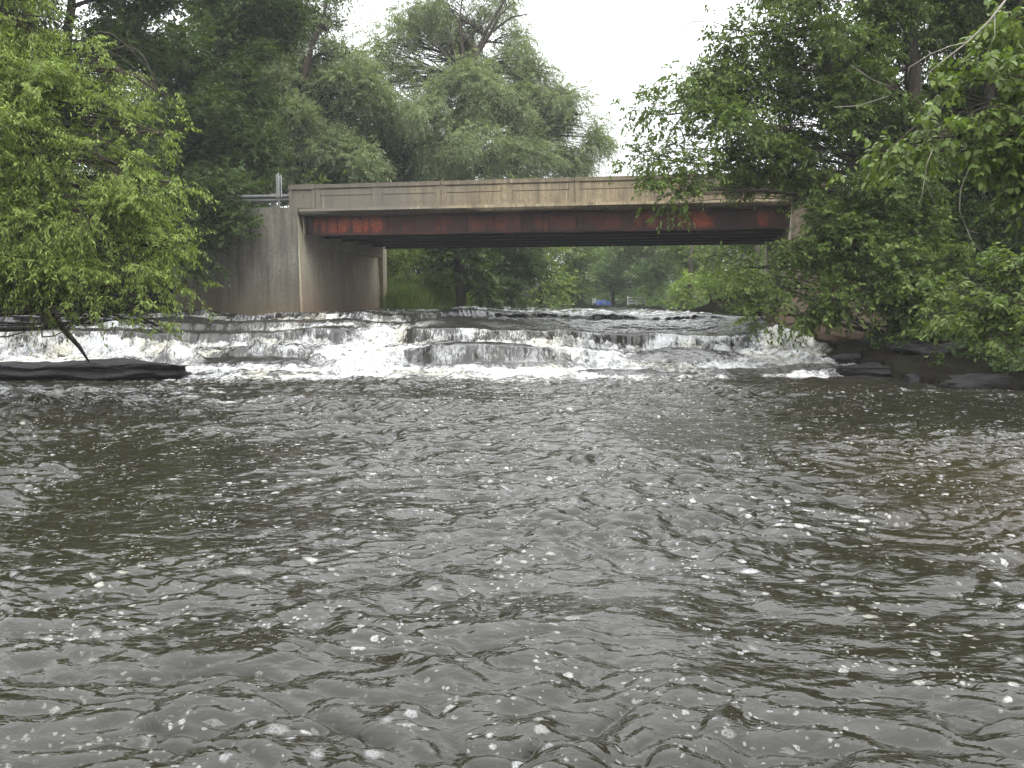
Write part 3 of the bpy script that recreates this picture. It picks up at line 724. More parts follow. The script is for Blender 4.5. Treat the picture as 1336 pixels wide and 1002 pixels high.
def tubes_np(paths, radii, n=5):
    """many tubes of equal point count m -> verts, quads"""
    A = np.array(paths, float); m = A.shape[1]; r = np.array(radii, float)
    d = np.empty_like(A); d[:, 1:-1] = A[:, 2:] - A[:, :-2]; d[:, 0] = A[:, 1] - A[:, 0]; d[:, -1] = A[:, -1] - A[:, -2]; d = unit(d)
    ref = np.where(np.abs(d[..., 2:3]) < .9, np.array([0, 0, 1.]), np.array([0, 1., 0]))
    a = unit(np.cross(d, ref)); b = np.cross(d, a); ang = np.arange(n) * 2 * np.pi / n
    ring = A[:, :, None] + r[:, :, None, None] * (np.cos(ang)[None, None, :, None] * a[:, :, None] + np.sin(ang)[None, None, :, None] * b[:, :, None])
    T = len(A); v = ring.reshape(-1, 3); idx = np.arange(T * m * n).reshape(T, m, n); nx = np.roll(idx, -1, 2)
    return v, np.stack([idx[:, :-1], nx[:, :-1], nx[:, 1:], idx[:, 1:]], -1).reshape(-1, 4)

NLEAF = [0]
def tree(name, label, cat, trunk, blobs, kind, leaf=.09, asp=.5, K=14, L=.5, droop=.4, cover=4.5, seed=1, group=None, bark=None, near=False, clump=.30, sub=9, dens=1, flat=.7, limb_r=.06, outw=.6, tuft=None, tufts=1.6):
    """trunk: [(x,y,z,r)]; blobs: (px,py,Y, rx_px, ry_px, ry_m[, cover factor])"""
    rs = np.random.default_rng(seed * 77 + 5)
    root = empty(name, tuple(trunk[0][:3]), label, cat, group)
    tr = np.array(trunk, float); mb = MB()
    # smooth trunk
    ts = np.linspace(0, len(tr) - 1, (len(tr) - 1) * 4 + 1); pts = np.stack([np.interp(ts, np.arange(len(tr)), tr[:, k]) for k in range(4)], 1)
    pts[1:, :2] += rs.normal(0, .03, (len(pts) - 1, 2))
    mb.tube(pts[:, :3], list(pts[:, 3]), 9)
    paths, radii, P0, D0 = [], [], [], []
    for bl in blobs:
        px, py, Y, rx, rz, ry = bl[:6]; cf = bl[6] if len(bl) > 6 else 1
        c = P(px, py, Y); rx = rx * Y / F; rz = rz * Y / F
        rad = np.array([rx, ry, rz])
        # limb from the trunk to the middle of this part of the crown
        dist = np.linalg.norm(pts[:, :3] - c, axis=1) + 1.2 * np.maximum(pts[:, 2] - c[2] + .3, 0)
        i0 = int(np.argmin(dist)); a = pts[i0, :3]; lr = min(pts[i0, 3] * .7, limb_r * (1 + .12 * np.linalg.norm(rad)))
        lp = bez(a, c, .12, 8, .05, rs); lr_ = np.linspace(lr, lr * .35, 8); paths.append(lp); radii.append(lr_)
        area = math.pi * rx * rz
        nl = 1.4 * cover * cf * area / (leaf * leaf * asp * .5 * .8) * dens
        ns = max(6, int(nl / K)); ne = max(4, int(sub * (1 + area * .35)))
        # branch ends, biased to the shell
        u = unit(rs.normal(0, 1, (ne, 3))); u[:, 2] = np.where(rs.random(ne) < .3, np.abs(u[:, 2]), u[:, 2])
        e = c + u * rad * (rs.random((ne, 1)) ** .45) * .95
        for j in range(ne):
            k = rs.integers(1, 8); s0 = np.array(lp[k]); pth = bez(s0, e[j], .14, 8, .11, rs)
            paths.append(pth); r0 = min(lr_[k] * .42, .05); radii.append(np.linspace(r0, .006, 8))
        # sprays gathered in tufts about the branches, so that gaps stay open between them
        tr_ = tuft or (.30 if Y < 20 else .40 if Y < 30 else .62 if Y < 56 else .95)
        nt = int(max(5, tufts * area * cf / (math.pi * tr_ * tr_)))
        j = rs.integers(0, ne, nt); tt = rs.random(nt) ** .55
        tc = c + (e[j] - c) * (.30 + .74 * tt)[:, None] + rs.normal(0, .16, (nt, 3)) * rad
        tsz = tr_ * rs.uniform(.55, 1.35, nt); k = rs.integers(0, nt, ns)
        g3 = rs.normal(0, .55, (ns, 3)) * np.array([1, 1, flat]) * tsz[k][:, None]
        q = tc[k] + g3
        P0.append(q)
        d = unit(unit((tc[k] - c) / rad) * outw + unit(g3) * .7 + rs.normal(0, .35, (ns, 3)) * np.array([1, 1, .5]) + np.array([0, 0, -.15 * droop]))
        D0.append(d)
    v, q = tubes_np(paths, radii, 5); n0 = len(mb.v)
    tv = np.array(mb.v); me = bpy.data.meshes.new('trunk')
    me.from_pydata(np.concatenate([tv, v]).tolist(), [], mb.f + [tuple(int(k) + n0 for k in f) for f in q]); me.update()
    for pl in me.polygons: pl.use_smooth = True
    link('trunk', me, bark or BARK, root)
    P0 = np.concatenate(P0); D0 = np.concatenate(D0)
    lv, lt, tint = leaves_mesh(P0, D0, K, L, leaf, asp, droop, rs, near)
    # every spray has its twig
    sel = np.arange(len(P0)) if near else np.arange(0, len(P0), 3)
    tt = np.linspace(-.35, .9, 5); tp = P0[sel][:, None] + D0[sel][:, None] * (tt * L)[None, :, None]
    tp[..., 2] -= (np.maximum(tt, 0) * L) ** 2 * droop * .9
    w0 = .004 if near else .0055
    v2, q2 = tubes_np(tp, np.tile(np.linspace(w0, w0 * .4, 5), (len(sel), 1)), 3)
    n1 = len(lv); q3 = np.concatenate([q2[:, [0, 1, 2]], q2[:, [0, 2, 3]]]) + n1
    cm = mesh_np('crown', np.concatenate([lv, v2]), np.concatenate([lt, q3]), 3, {'tint': np.concatenate([tint, np.full(len(v2), .5)])})
    cm.materials.append(LM[kind]); cm.materials.append(bark or BARK)
    mi = np.zeros(len(lt) + len(q3), np.int32); mi[len(lt):] = 1; cm.polygons.foreach_set('material_index', mi)
    link('crown', cm, None, root)
    NLEAF[0] += len(lt)
    return root

def gz(x, y): return float(ground(np.array([x]), np.array([y]))[0])
def trk(px_base, Y, pts, r0):
    """trunk from the ground up: pts are (px,py,Y,r)"""
    b = P(px_base, 392, Y); z = gz(b[0], Y)
    out = [(b[0], Y, z - .2, r0)]
    for (px, py, Yy, r) in pts: p = P(px, py, Yy); out.append((*p, r))
    return out

# left bright tree overhanging the water
tree('box_elder_tree', 'bright yellow-green tree drooping over the falls at the left edge', 'tree',
     [(-12.6, 18.3, .8, .20), (-12.0, 18.0, 3.0, .17), (-11.0, 17.4, 5.4, .13), (-10.6, 17, 7.4, .08)],
     [(10, 95, 15.5, 60, 45, 1.2), (-60, 60, 16, 60, 90, 1.5), (40, 30, 15.8, 48, 34, 1.0, .7), (-20, -30, 16, 70, 50, 1.2, .8), (75, 120, 15.5, 45, 45, 1.0), (150, 150, 15.8, 40, 26, .8, .7), (55, 200, 15, 75, 50, 1.3), (155, 215, 15.2, 46, 36, 1.0, .9), (-40, 230, 15, 70, 80, 1.4),
      (30, 300, 14.6, 80, 50, 1.3), (130, 285, 14.8, 62, 36, 1.1), (200, 270, 15, 26, 22, .6, .7), (205, 322, 15, 34, 26, .7, .8), (80, 360, 14.6, 86, 34, 1.1), (180, 362, 14.8, 42, 22, .7, .8), (240, 318, 15, 18, 10, .3, .7), (232, 372, 15, 18, 10, .3, .6),
      (205, 118, 15.6, 16, 10, .3, .6), (120, 62, 16, 26, 16, .5, .5), (208, 175, 15.4, 16, 12, .35, .6), (225, 238, 15.2, 15, 10, .3, .6), (150, 95, 16, 24, 14, .5, .5),
      (60, 405, 14.8, 26, 12, .4, .5), (110, 392, 14.6, 30, 12, .4, .6), (178, 400, 14.6, 26, 12, .4, .5), (205, 425, 14.8, 14, 20, .3, .5), (-40, 350, 14.6, 70, 50, 1.2)],
     'bright', leaf=.070, asp=.30, K=24, L=.42, droop=1.0, cover=2.35, seed=1, near=True, sub=10, flat=.5, tufts=1.5, tuft=.27)
# the leaning bare limb with its end in the foam
lb = MB(); lb.tube([P(40, 360, 16.5), P(62, 400, 17), P(85, 432, 17.4), P(103, 452, 17.7), P(116, 472, 17.9)], [.085, .075, .062, .04, .018], 7)
lb.tube([P(85, 430, 17.4), P(100, 420, 17.4), P(118, 408, 17.3)], [.022, .017, .008], 5)
tag(lb.build('leaning_branch', BARK, smooth=True), 'bare dark branch slanting down into the foam below the bright left tree', 'branch')

# dark maples behind the left wing wall
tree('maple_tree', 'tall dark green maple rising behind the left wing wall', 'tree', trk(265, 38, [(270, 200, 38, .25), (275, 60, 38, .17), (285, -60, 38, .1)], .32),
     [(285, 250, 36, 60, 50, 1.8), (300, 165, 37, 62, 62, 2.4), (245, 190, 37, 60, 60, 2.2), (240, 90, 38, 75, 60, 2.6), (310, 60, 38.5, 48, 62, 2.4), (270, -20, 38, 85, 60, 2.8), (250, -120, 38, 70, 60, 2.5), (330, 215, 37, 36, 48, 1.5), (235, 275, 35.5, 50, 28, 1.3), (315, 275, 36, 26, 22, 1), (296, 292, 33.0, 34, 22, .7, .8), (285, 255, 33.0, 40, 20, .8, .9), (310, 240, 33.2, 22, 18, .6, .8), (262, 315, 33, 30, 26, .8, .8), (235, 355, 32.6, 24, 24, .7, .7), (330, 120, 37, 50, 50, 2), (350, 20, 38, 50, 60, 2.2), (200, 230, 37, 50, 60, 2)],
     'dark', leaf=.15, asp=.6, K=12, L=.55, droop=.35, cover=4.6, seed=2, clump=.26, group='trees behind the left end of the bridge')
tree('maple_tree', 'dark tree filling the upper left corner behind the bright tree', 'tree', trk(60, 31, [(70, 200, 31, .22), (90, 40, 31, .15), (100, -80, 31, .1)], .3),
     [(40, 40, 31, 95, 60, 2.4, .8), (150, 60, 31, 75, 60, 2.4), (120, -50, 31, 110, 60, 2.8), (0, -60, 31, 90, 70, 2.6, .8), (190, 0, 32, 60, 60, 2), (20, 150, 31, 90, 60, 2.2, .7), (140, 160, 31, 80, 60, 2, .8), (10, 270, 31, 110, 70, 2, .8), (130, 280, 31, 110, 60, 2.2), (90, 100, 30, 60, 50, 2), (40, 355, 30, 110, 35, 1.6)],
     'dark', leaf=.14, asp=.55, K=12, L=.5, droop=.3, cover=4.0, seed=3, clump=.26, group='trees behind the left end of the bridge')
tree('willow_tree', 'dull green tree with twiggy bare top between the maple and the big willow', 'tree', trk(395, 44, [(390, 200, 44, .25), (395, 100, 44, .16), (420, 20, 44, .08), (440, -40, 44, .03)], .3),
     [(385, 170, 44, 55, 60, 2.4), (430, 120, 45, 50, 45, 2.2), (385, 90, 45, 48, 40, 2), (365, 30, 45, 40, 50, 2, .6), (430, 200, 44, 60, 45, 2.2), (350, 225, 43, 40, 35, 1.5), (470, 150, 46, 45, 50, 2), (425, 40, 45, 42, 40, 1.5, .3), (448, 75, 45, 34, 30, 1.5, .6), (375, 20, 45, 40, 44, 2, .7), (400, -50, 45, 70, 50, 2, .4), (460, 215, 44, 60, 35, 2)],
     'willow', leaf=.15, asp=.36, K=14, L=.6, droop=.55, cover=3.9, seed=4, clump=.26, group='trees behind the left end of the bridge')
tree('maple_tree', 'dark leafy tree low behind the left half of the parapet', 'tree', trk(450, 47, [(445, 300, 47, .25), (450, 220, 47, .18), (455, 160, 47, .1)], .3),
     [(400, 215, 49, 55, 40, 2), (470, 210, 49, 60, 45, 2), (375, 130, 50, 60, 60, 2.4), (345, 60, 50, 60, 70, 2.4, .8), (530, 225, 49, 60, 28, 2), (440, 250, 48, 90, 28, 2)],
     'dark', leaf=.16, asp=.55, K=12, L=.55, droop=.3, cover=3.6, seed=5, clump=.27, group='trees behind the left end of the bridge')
# the big willow
tree('willow_tree', 'huge pale grey-green willow with dark forked limbs standing behind the bridge', 'tree',
     trk(598, 50, [(596, 235, 50, .34), (600, 150, 50, .26), (605, 106, 50, .20), (622, 66, 50, .12), (645, 22, 50, .08), (668, -20, 50, .05)], .45),
     [(560, 160, 49, 62, 50, 3), (640, 145, 48.5, 62, 48, 3), (600, 200, 47.5, 90, 36, 3), (690, 140, 50, 48, 50, 2.6, .9), (510, 185, 50, 52, 42, 2.6), (680, 205, 48, 62, 30, 2.4), (720, 165, 51, 38, 36, 2, .8),
      (757, 150, 50, 34, 28, 2, .4), (778, 180, 50, 26, 26, 1.6, .42), (755, 205, 50, 42, 22, 1.6, .6), (735, 220, 49, 50, 16, 1.6), (498, 112, 52, 36, 30, 2, 0.76), (525, 60, 52, 38, 38, 2.5, 0.45), (565, 20, 52, 40, 36, 2.6, 0.61), (590, 70, 52, 40, 30, 2.2, 0.57), (655, 10, 52, 38, 22, 2, 0.42), (560, -50, 52, 70, 40, 2.6, .3), (640, -60, 52, 60, 40, 2.4, .3),
      (560, 108, 51, 46, 30, 2.2, .7), (540, 30, 52.5, 36, 44, 2, .32), (610, 40, 52.5, 50, 44, 2, .25), (480, 90, 52.5, 34, 30, 2, .55), (672, 62, 52, 34, 24, 1.6, .4), (705, 95, 51, 34, 26, 1.8, .6), (730, 128, 50, 34, 24, 1.8, .7), (650, 92, 51, 40, 26, 2, .55), (690, 100, 51, 24, 20, 1.4, .5), (475, 225, 50, 40, 25, 1.6), (620, 120, 48.5, 50, 26, 2, .8)],
     'willow', leaf=.14, asp=.28, K=18, L=.7, droop=.9, cover=3.6, seed=6, sub=11, limb_r=.085, bark=BARK, flat=1.0)
fk = empty('dead_limb', P(606, 106, 49.6), 'forked dark limbs standing clear above the round crown of the big willow', 'limb')
for pts, r0 in (([(606, 108), (618, 80), (640, 42), (668, 22), (692, 18)], .16), ([(606, 108), (604, 70), (600, 30), (603, -10)], .15), ([(604, 104), (590, 84), (572, 60), (562, 30)], .11), ([(604, 60), (618, 40), (640, 25)], .07), ([(596, 90), (592, 66), (578, 20)], .07), ([(640, 42), (652, 20), (672, 2)], .07)):
    m_ = MB(); m_.tube([P(a_, b_, 49.6) for a_, b_ in pts], list(np.linspace(r0, .02, len(pts))), 7); m_.build('limb', BARK, fk, smooth=True)

# right: elm spreading over the bridge
tree('elm_tree', 'large elm on the right bank whose layered boughs reach over the parapet', 'tree', trk(1200, 24, [(1196, 250, 24, .26), (1190, 90, 24, .20), (1186, 0, 24, .17), (1190, -150, 24, .12)], .34),
     [(905, 95, 22.5, 58, 30, 1.2, .48), (960, 50, 22.5, 50, 30, 1.3, .48), (870, 150, 22, 36, 30, .9, .45), (935, 165, 22, 58, 32, 1.3, .62), (852, 207, 21.5, 36, 16, .7, .55), (905, 218, 21.5, 45, 20, .9, .7), (882, 250, 21, 22, 24, .5, .9), (985, 110, 22.5, 60, 45, 1.6, .9), (985, 205, 22, 60, 30, 1.2),
      (1050, 50, 23, 60, 45, 1.8, .8), (1060, 135, 23, 66, 50, 1.8), (1060, 215, 22.5, 66, 36, 1.5), (1125, 30, 23.5, 60, 50, 1.8, .9), (1130, 120, 24.8, 66, 50, 1.4), (1150, 210, 24.6, 60, 45, 1.4), (1030, -30, 23, 80, 40, 2, .7), (1150, -60, 23.5, 100, 50, 2.2), (1185, 170, 22.6, 60, 46, 1.0), (1195, 235, 22.4, 60, 34, 1.0), (1100, 80, 22.6, 50, 40, 1), (1230, 20, 25, 70, 55, 2), (1290, -40, 24, 90, 60, 2.2)],
     'elm', leaf=.10, asp=.55, K=14, L=.46, droop=.65, cover=3.7, seed=7, sub=9, flat=.75, near=True, limb_r=.05, tuft=.38, tufts=1.8)
tree('elm_tree', 'dark elm at the right edge behind the hanging twigs', 'tree', trk(1290, 24, [(1285, 250, 25, .22), (1290, 100, 25, .16), (1300, -40, 25, .1)], .3),
     [(1250, 120, 26, 80, 60, 2), (1320, 120, 26, 80, 70, 2), (1240, 220, 25.5, 70, 50, 1.8), (1310, 240, 25, 80, 60, 1.8), (1230, 300, 25, 66, 45, 1.6), (1310, 330, 24.5, 80, 50, 1.6), (1340, 20, 26, 90, 60, 2), (1290, 395, 24, 90, 36, 1.4), (1390, 250, 24, 80, 150, 2), (1210, 370, 24.5, 50, 34, 1.2)],
     'dark', leaf=.11, asp=.55, K=13, L=.46, droop=.6, cover=4.8, seed=8, flat=.8, tufts=2.2, limb_r=.05)
tree('elm_tree', 'smaller elm whose low boughs hang in front of the right abutment', 'tree', trk(1165, 24.5, [(1168, 330, 24.2, .13), (1165, 250, 23.8, .10), (1150, 190, 23.4, .06)], .17),
     [(1105, 285, 22.5, 60, 28, 1.2, .75), (1075, 350, 22, 56, 22, 1.0, .9), (1130, 335, 22, 60, 34, 1.2), (1010, 375, 21.8, 46, 18, .8, .8), (1095, 390, 21.5, 55, 22, .9, .85), (990, 408, 21.5, 26, 9, .5, .6), (1045, 410, 21.4, 36, 12, .5, .6), (1170, 380, 21.5, 50, 26, 1.0), (1155, 398, 21.2, 30, 12, .6, .6), (1190, 300, 22.5, 50, 40, 1.2), (1115, 250, 22.4, 50, 26, .9, .9), (1185, 415, 21, 20, 12, .4, .6), (1235, 405, 20.5, 40, 22, 1.0), (1215, 440, 20.0, 40, 16, .8, .8), (1040, 335, 22, 36, 22, .8, .8), (1065, 248, 22.4, 50, 16, .8, .8), (1085, 300, 22.3, 40, 20, .8, .8), (1130, 300, 22.2, 60, 34, 1.0), (1200, 350, 21, 50, 30, 1.0), (965, 350, 23.5, 25, 14, .6)],
     'elm', leaf=.105, asp=.52, K=13, L=.42, droop=.45, cover=4.0, seed=9, flat=.7, near=True, sub=8, tuft=.36, tufts=1.9)
# near bough entering from the right
tree('basswood_tree', 'near tree reaching in from the right edge with large bright drooping leaves', 'tree', [(9.6, 11.5, .6, .16), (9.4, 11.6, 3, .14), (9.0, 11.6, 5.5, .1), (8.7, 11.5, 7.5, .06)],
     [(1270, 105, 11.6, 55, 26, .6, .8), (1330, 150, 11.5, 60, 40, .8), (1215, 180, 11.4, 55, 20, .5, .7), (1290, 205, 11.4, 60, 28, .6, .9), (1165, 200, 11.6, 30, 15, .35, .6), (1330, 30, 12, 60, 35, .7, .7), (1380, 240, 11, 50, 80, .8)],
     'mid', leaf=.10, asp=.60, K=11, L=.34, droop=.9, cover=3.0, seed=10, clump=.28, flat=.35, near=True, sub=8, limb_r=.035)
tree('basswood_tree', 'leafy bough just above the dark rocks at the lower right edge', 'tree', [(11.0, 14.6, .6, .12), (10.6, 14.5, 2, .1), (10.0, 14.4, 3.2, .06)],
     [(1300, 405, 14.5, 50, 18, .6, .9), (1240, 385, 14.8, 36, 14, .5, .6), (1340, 370, 14.5, 50, 34, .7, .9), (1290, 440, 14.3, 16, 8, .3, .6), (1350, 420, 14.3, 40, 22, .5, .9), (1220, 415, 15, 26, 10, .4, .5)],
     'mid', leaf=.10, asp=.6, K=11, L=.32, droop=.6, cover=3.4, seed=11, clump=.28, flat=.4, near=True, sub=8, limb_r=.03)
# pale hanging dead twigs
def twig(label, paths, name='hanging_twig'):
    mb = MB()
    for pts, Y, r0 in paths:
        n = len(pts); mb.tube([P(a, b, Y) for a, b in pts], list(np.linspace(r0, r0 * .45, n)), 5)
    tag(mb.build(name, TWIGM, smooth=True), label, 'twig', 'pale bare twigs hanging in the right hand trees')
twig('long bare vine dropping from a bough top right towards the elm trunk', [([(1312, 0), (1290, 28), (1262, 55), (1232, 78), (1208, 98)], 11, .012), ([(1262, 55), (1240, 60), (1215, 70), (1186, 88), (1183, 105)], 11, .007), ([(1298, 18), (1298, 45), (1289, 68)], 11, .006), ([(1232, 60), (1226, 50), (1222, 57), (1230, 70)], 11, .004)])
twig('bare twig dangling under the left tree above the falls', [([(22, 350), (28, 380), (22, 405)], 16.5, .012)])
twig('forked bare twig hanging nearest the pier of the bridge', [([(1217, 195), (1209, 215), (1206, 235), (1215, 255), (1221, 268)], 11.2, .006), ([(1206, 235), (1203, 255), (1195, 275)], 11.2, .004)])
twig('longest bare twig curling downwards with a hooked tip', [([(1278, 202), (1262, 225), (1253, 248), (1252, 275), (1262, 300), (1275, 304)], 11.2, .0075), ([(1262, 300), (1270, 318), (1284, 330)], 11.2, .004)])
twig('bare double twig close to the right edge of the leaves', [([(1285, 203), (1286, 230), (1283, 250), (1296, 275), (1317, 290)], 11.3, .006), ([(1286, 235), (1280, 265)], 11.3, .004), ([(1307, 215), (1311, 250), (1322, 275)], 11.3, .003)])
twig('thin bare stick lying across the elm leaves', [([(1089, 140), (1120, 138), (1160, 125)], 21, .012), ([(1110, 85), (1140, 105), (1165, 113)], 21, .009)])

# ------------------------------------------------------------------ upstream of the bridge
tree('sumac_bush', 'bright sumac bush beside the far edge of the left abutment', 'bush', trk(515, 47, [(515, 375, 47, .05), (515, 345, 47, .03)], .06),
     [(512, 345, 47, 26, 20, 1.0), (530, 330, 47.5, 30, 16, 1.0), (500, 372, 46.5, 14, 14, .6, .7)], 'bright', leaf=.17, asp=.36, K=14, L=.5, droop=.5, cover=3.4, seed=20, clump=.3, group='sumac bushes on the left bank', limb_r=.03)
tree('sumac_bush', 'rounded sumac bush right of the taller one above the bank grass', 'bush', trk(568, 48, [(568, 385, 48, .05), (568, 365, 48, .03)], .06),
     [(568, 368, 48, 24, 18, .9), (590, 375, 48.5, 14, 12, .7, .7)], 'bright', leaf=.17, asp=.36, K=14, L=.5, droop=.5, cover=3.2, seed=21, clump=.3, group='sumac bushes on the left bank', limb_r=.03)
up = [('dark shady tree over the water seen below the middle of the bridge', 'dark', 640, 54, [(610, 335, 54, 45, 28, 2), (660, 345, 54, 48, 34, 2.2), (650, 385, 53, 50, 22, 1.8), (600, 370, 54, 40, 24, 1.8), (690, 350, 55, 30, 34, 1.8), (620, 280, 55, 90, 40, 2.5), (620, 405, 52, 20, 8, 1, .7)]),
      ('dark tangle of trees close behind the sumac bushes', 'dark', 545, 58, [(530, 340, 58, 50, 35, 2), (560, 290, 58, 70, 40, 2.4), (590, 360, 58, 40, 35, 2), (500, 300, 58, 50, 50, 2), (540, 385, 57, 60, 18, 1.5)]),
      ('bright yellow-green tree at the bend of the river', 'fresh', 705, 68, [(712, 350, 68, 24, 24, 2, .8), (722, 375, 68, 18, 16, 1.6, .7), (700, 320, 69, 30, 24, 2), (690, 388, 67, 20, 8, 1.2, .6)]),
      ('olive tree leaning over the bend beyond the yellow-green one', 'mid', 748, 76, [(748, 350, 76, 28, 34, 2.4), (745, 385, 75, 24, 14, 2), (760, 310, 78, 40, 30, 2.5)]),
      ('soft grey-green tree above the blue tarp upstream', 'far', 800, 92, [(800, 345, 92, 36, 30, 3), (790, 372, 92, 40, 18, 2.5), (820, 300, 95, 50, 30, 3, .6), (845, 370, 90, 26, 22, 2.5)]),
      ('distant tree above the white railing upstream', 'far', 850, 86, [(860, 350, 86, 30, 28, 3), (850, 385, 85, 20, 14, 2), (880, 335, 88, 30, 22, 2.5), (835, 392, 84, 22, 7, 1.5, .7)]),
      ('pale yellow-green bush at the right waterside upstream', 'fresh', 900, 62, [(898, 375, 62, 20, 18, 1.4, .8), (905, 392, 61, 22, 12, 1.4, .8), (890, 390, 62, 12, 12, 1)]),
      ('deep green tree on the right bank behind the yellow-green bush', 'mid', 930, 66, [(925, 350, 68, 36, 26, 2.4), (900, 335, 69, 36, 22, 2.4), (950, 375, 62, 36, 24, 2), (935, 395, 60, 30, 14, 1.6)]),
      ('shadowy tree on the right bank just behind the bridge opening', 'elm', 985, 46, [(975, 345, 48, 40, 24, 2), (985, 380, 46, 36, 24, 1.8), (965, 398, 45, 30, 12, 1.4), (1020, 360, 45, 40, 40, 2), (940, 335, 50, 30, 14, 1.6, .8), (1000, 300, 50, 60, 30, 2)])]
for i, (lab, kind, px, Y, bl) in enumerate(up):
    tree('bank_tree', lab, 'tree', trk(px, Y, [(px, 370, Y, .16), (px + 4, 320, Y, .1)], .2), bl, kind, leaf=.17 if Y < 60 else .22, asp=.5, K=12, L=.55, droop=.4, cover=3.6, seed=30 + i, clump=.28, group='trees along the river above the bridge')

def hedge_tree(lab, px, Y, bl, kind, seed):
    tree('wood_tree', lab, 'tree', trk(px, Y, [(px, 340, Y, .25), (px, 250, Y, .15)], .3), bl, kind, leaf=.3, asp=.55, K=12, L=.8, droop=.3, cover=3.2, seed=seed, clump=.28, group='trees standing farther back behind the bridge')
hedge_tree('broad dark tree filling the gap behind the left maples', 330, 60, [(330, 150, 60, 70, 70, 3), (300, 260, 60, 80, 60, 3), (390, 250, 58, 70, 50, 3), (300, 60, 60, 70, 60, 3, .7), (230, 170, 60, 80, 80, 3)], 'dark', 50)
hedge_tree('broad tree behind the lower left of the big willow', 500, 66, [(500, 240, 66, 70, 50, 3), (580, 260, 66, 70, 45, 3), (660, 260, 66, 60, 45, 3), (440, 190, 66, 60, 50, 3, .8)], 'mid', 51)
hedge_tree('low wood edge tree seen right of the willow trunk', 740, 84, [(740, 265, 84, 50, 30, 4), (700, 300, 84, 60, 30, 4)], 'far', 52)
hedge_tree('tall dark tree on the right bank filling the far end of the bridge opening', 970, 74, [(960, 310, 74, 60, 45, 4), (890, 300, 80, 60, 40, 4), (840, 320, 90, 50, 26, 4)], 'mid', 54)
hedge_tree('pale tree closing the view under the right half of the deck', 850, 100, [(850, 335, 104, 70, 30, 4), (790, 335, 106, 60, 34, 4), (910, 340, 100, 60, 34, 4), (850, 375, 98, 70, 22, 4)], 'far', 55)
hedge_tree('shadowy tree hiding the foot of the big willow', 600, 47, [(600, 340, 46.5, 34, 30, 1.6), (618, 372, 46.5, 30, 22, 1.4), (590, 315, 46.5, 40, 18, 1.6)], 'dark', 56)
hedge_tree('dark bank tree beyond the left edge behind the falls', 20, 44, [(20, 330, 44, 110, 60, 2.5), (150, 340, 43, 90, 55, 2.2), (60, 240, 45, 120, 60, 2.5), (-80, 250, 44, 90, 140, 2.5), (215, 345, 42, 30, 45, 1.5)], 'dark', 53)

# shrubs under the trees on the right bank
tree('shrub', 'dark leafy shrub on the bank behind the black rocks at the right', 'shrub', [(12.6, 21.8, 1.2, .05), (12.6, 21.8, 2.2, .03)],
     [(1215, 440, 22.5, 50, 22, 1), (1290, 445, 21.5, 60, 26, 1.2), (1350, 440, 20.5, 60, 40, 1.2), (1240, 400, 23, 60, 30, 1), (1200, 455, 22, 30, 12, .8)], 'dark', leaf=.10, asp=.5, K=12, L=.35, droop=.5, cover=2.6, seed=60, clump=.3, limb_r=.02)
for i, (lab, px, py, Y, rx, rz, kd) in enumerate([('leafy undergrowth hanging over the black rock shelf at the right edge', 1310, 455, 18.6, 60, 22, 'dark'), ('dark undergrowth on the slope above the stepped rocks', 1225, 452, 21.6, 46, 20, 'dark'),
        ('undergrowth at the top of the right bank behind the low boughs', 1260, 405, 24, 70, 36, 'dark'), ('dark undergrowth trailing down to the water behind the thin black slab', 1170, 470, 20.9, 34, 12, 'dark'), ('dark mass of undergrowth above the long rock step', 1270, 480, 19.0, 60, 16, 'dark'), ('leafy dark weeds on the bank at the very right edge of the frame', 1345, 478, 17.6, 40, 22, 'dark'),
        ('sparse dark weeds beside the lower end of the brown wall', 1190, 448, 23.8, 24, 16, 'dark')]):
    p = P(px, py, Y); z0 = gz(p[0], Y)
    tree('undergrowth', lab, 'shrub', [(p[0], Y, z0 - .1, .04), (p[0], Y, max(z0 + .3, p[2]), .02)], [(px, py, Y, rx, rz, 1.0)], kd, leaf=.09, asp=.5, K=12, L=.3, droop=.5, cover=2.8, seed=70 + i, limb_r=.015, tuft=.28, group='undergrowth on the right bank')
for i, (px, Y, rx, rz, kd) in enumerate([(735, 74, 22, 9, 'fresh'), (775, 99, 26, 8, 'mid'), (812, 98, 22, 8, 'far'), (850, 78, 18, 8, 'far'), (872, 70, 16, 9, 'mid'), (925, 55, 26, 13, 'elm'), (955, 48, 24, 13, 'elm'), (985, 42, 22, 16, 'elm'), (690, 66, 24, 10, 'mid'), (640, 51, 26, 12, 'dark'), (600, 50, 22, 10, 'dark'), (755, 80, 18, 8, 'dark'), (955, 40.5, 30, 18, 'dark'), (925, 44, 24, 14, 'mid')]):
    x_ = (px - 668) / F * Y; z0 = gz(x_, Y); py0 = 392 - (z0 - 1.7) / Y * F - rz * .6
    tree('bush', 'low waterside bush upstream, %s' % ['pale and below the yellow-green tree', 'just left of the blue tarp', 'directly right of the blue tarp', 'right of the white railing', 'left of the pale yellow-green bush', 'dark and right of the pale yellow-green bush',
         'second from the bridge on the right bank', 'nearest the bridge on the right bank', 'at the bend under the shady tree', 'under the shady tree mid-span', 'between the grass and the shady tree', 'dark and under the olive tree', 'dark and tight behind the right abutment', 'in front of the yellow-green bush beside the right abutment'][i], 'bush', [(x_, Y, z0 - .1, .05), (x_, Y, z0 + .6, .03)], [(px, py0, Y, rx, rz, 1.4)],
         kd, leaf=.16, asp=.5, K=12, L=.45, droop=.4, cover=2.6, seed=90 + i, limb_r=.02, group='low bushes along the river above the bridge')
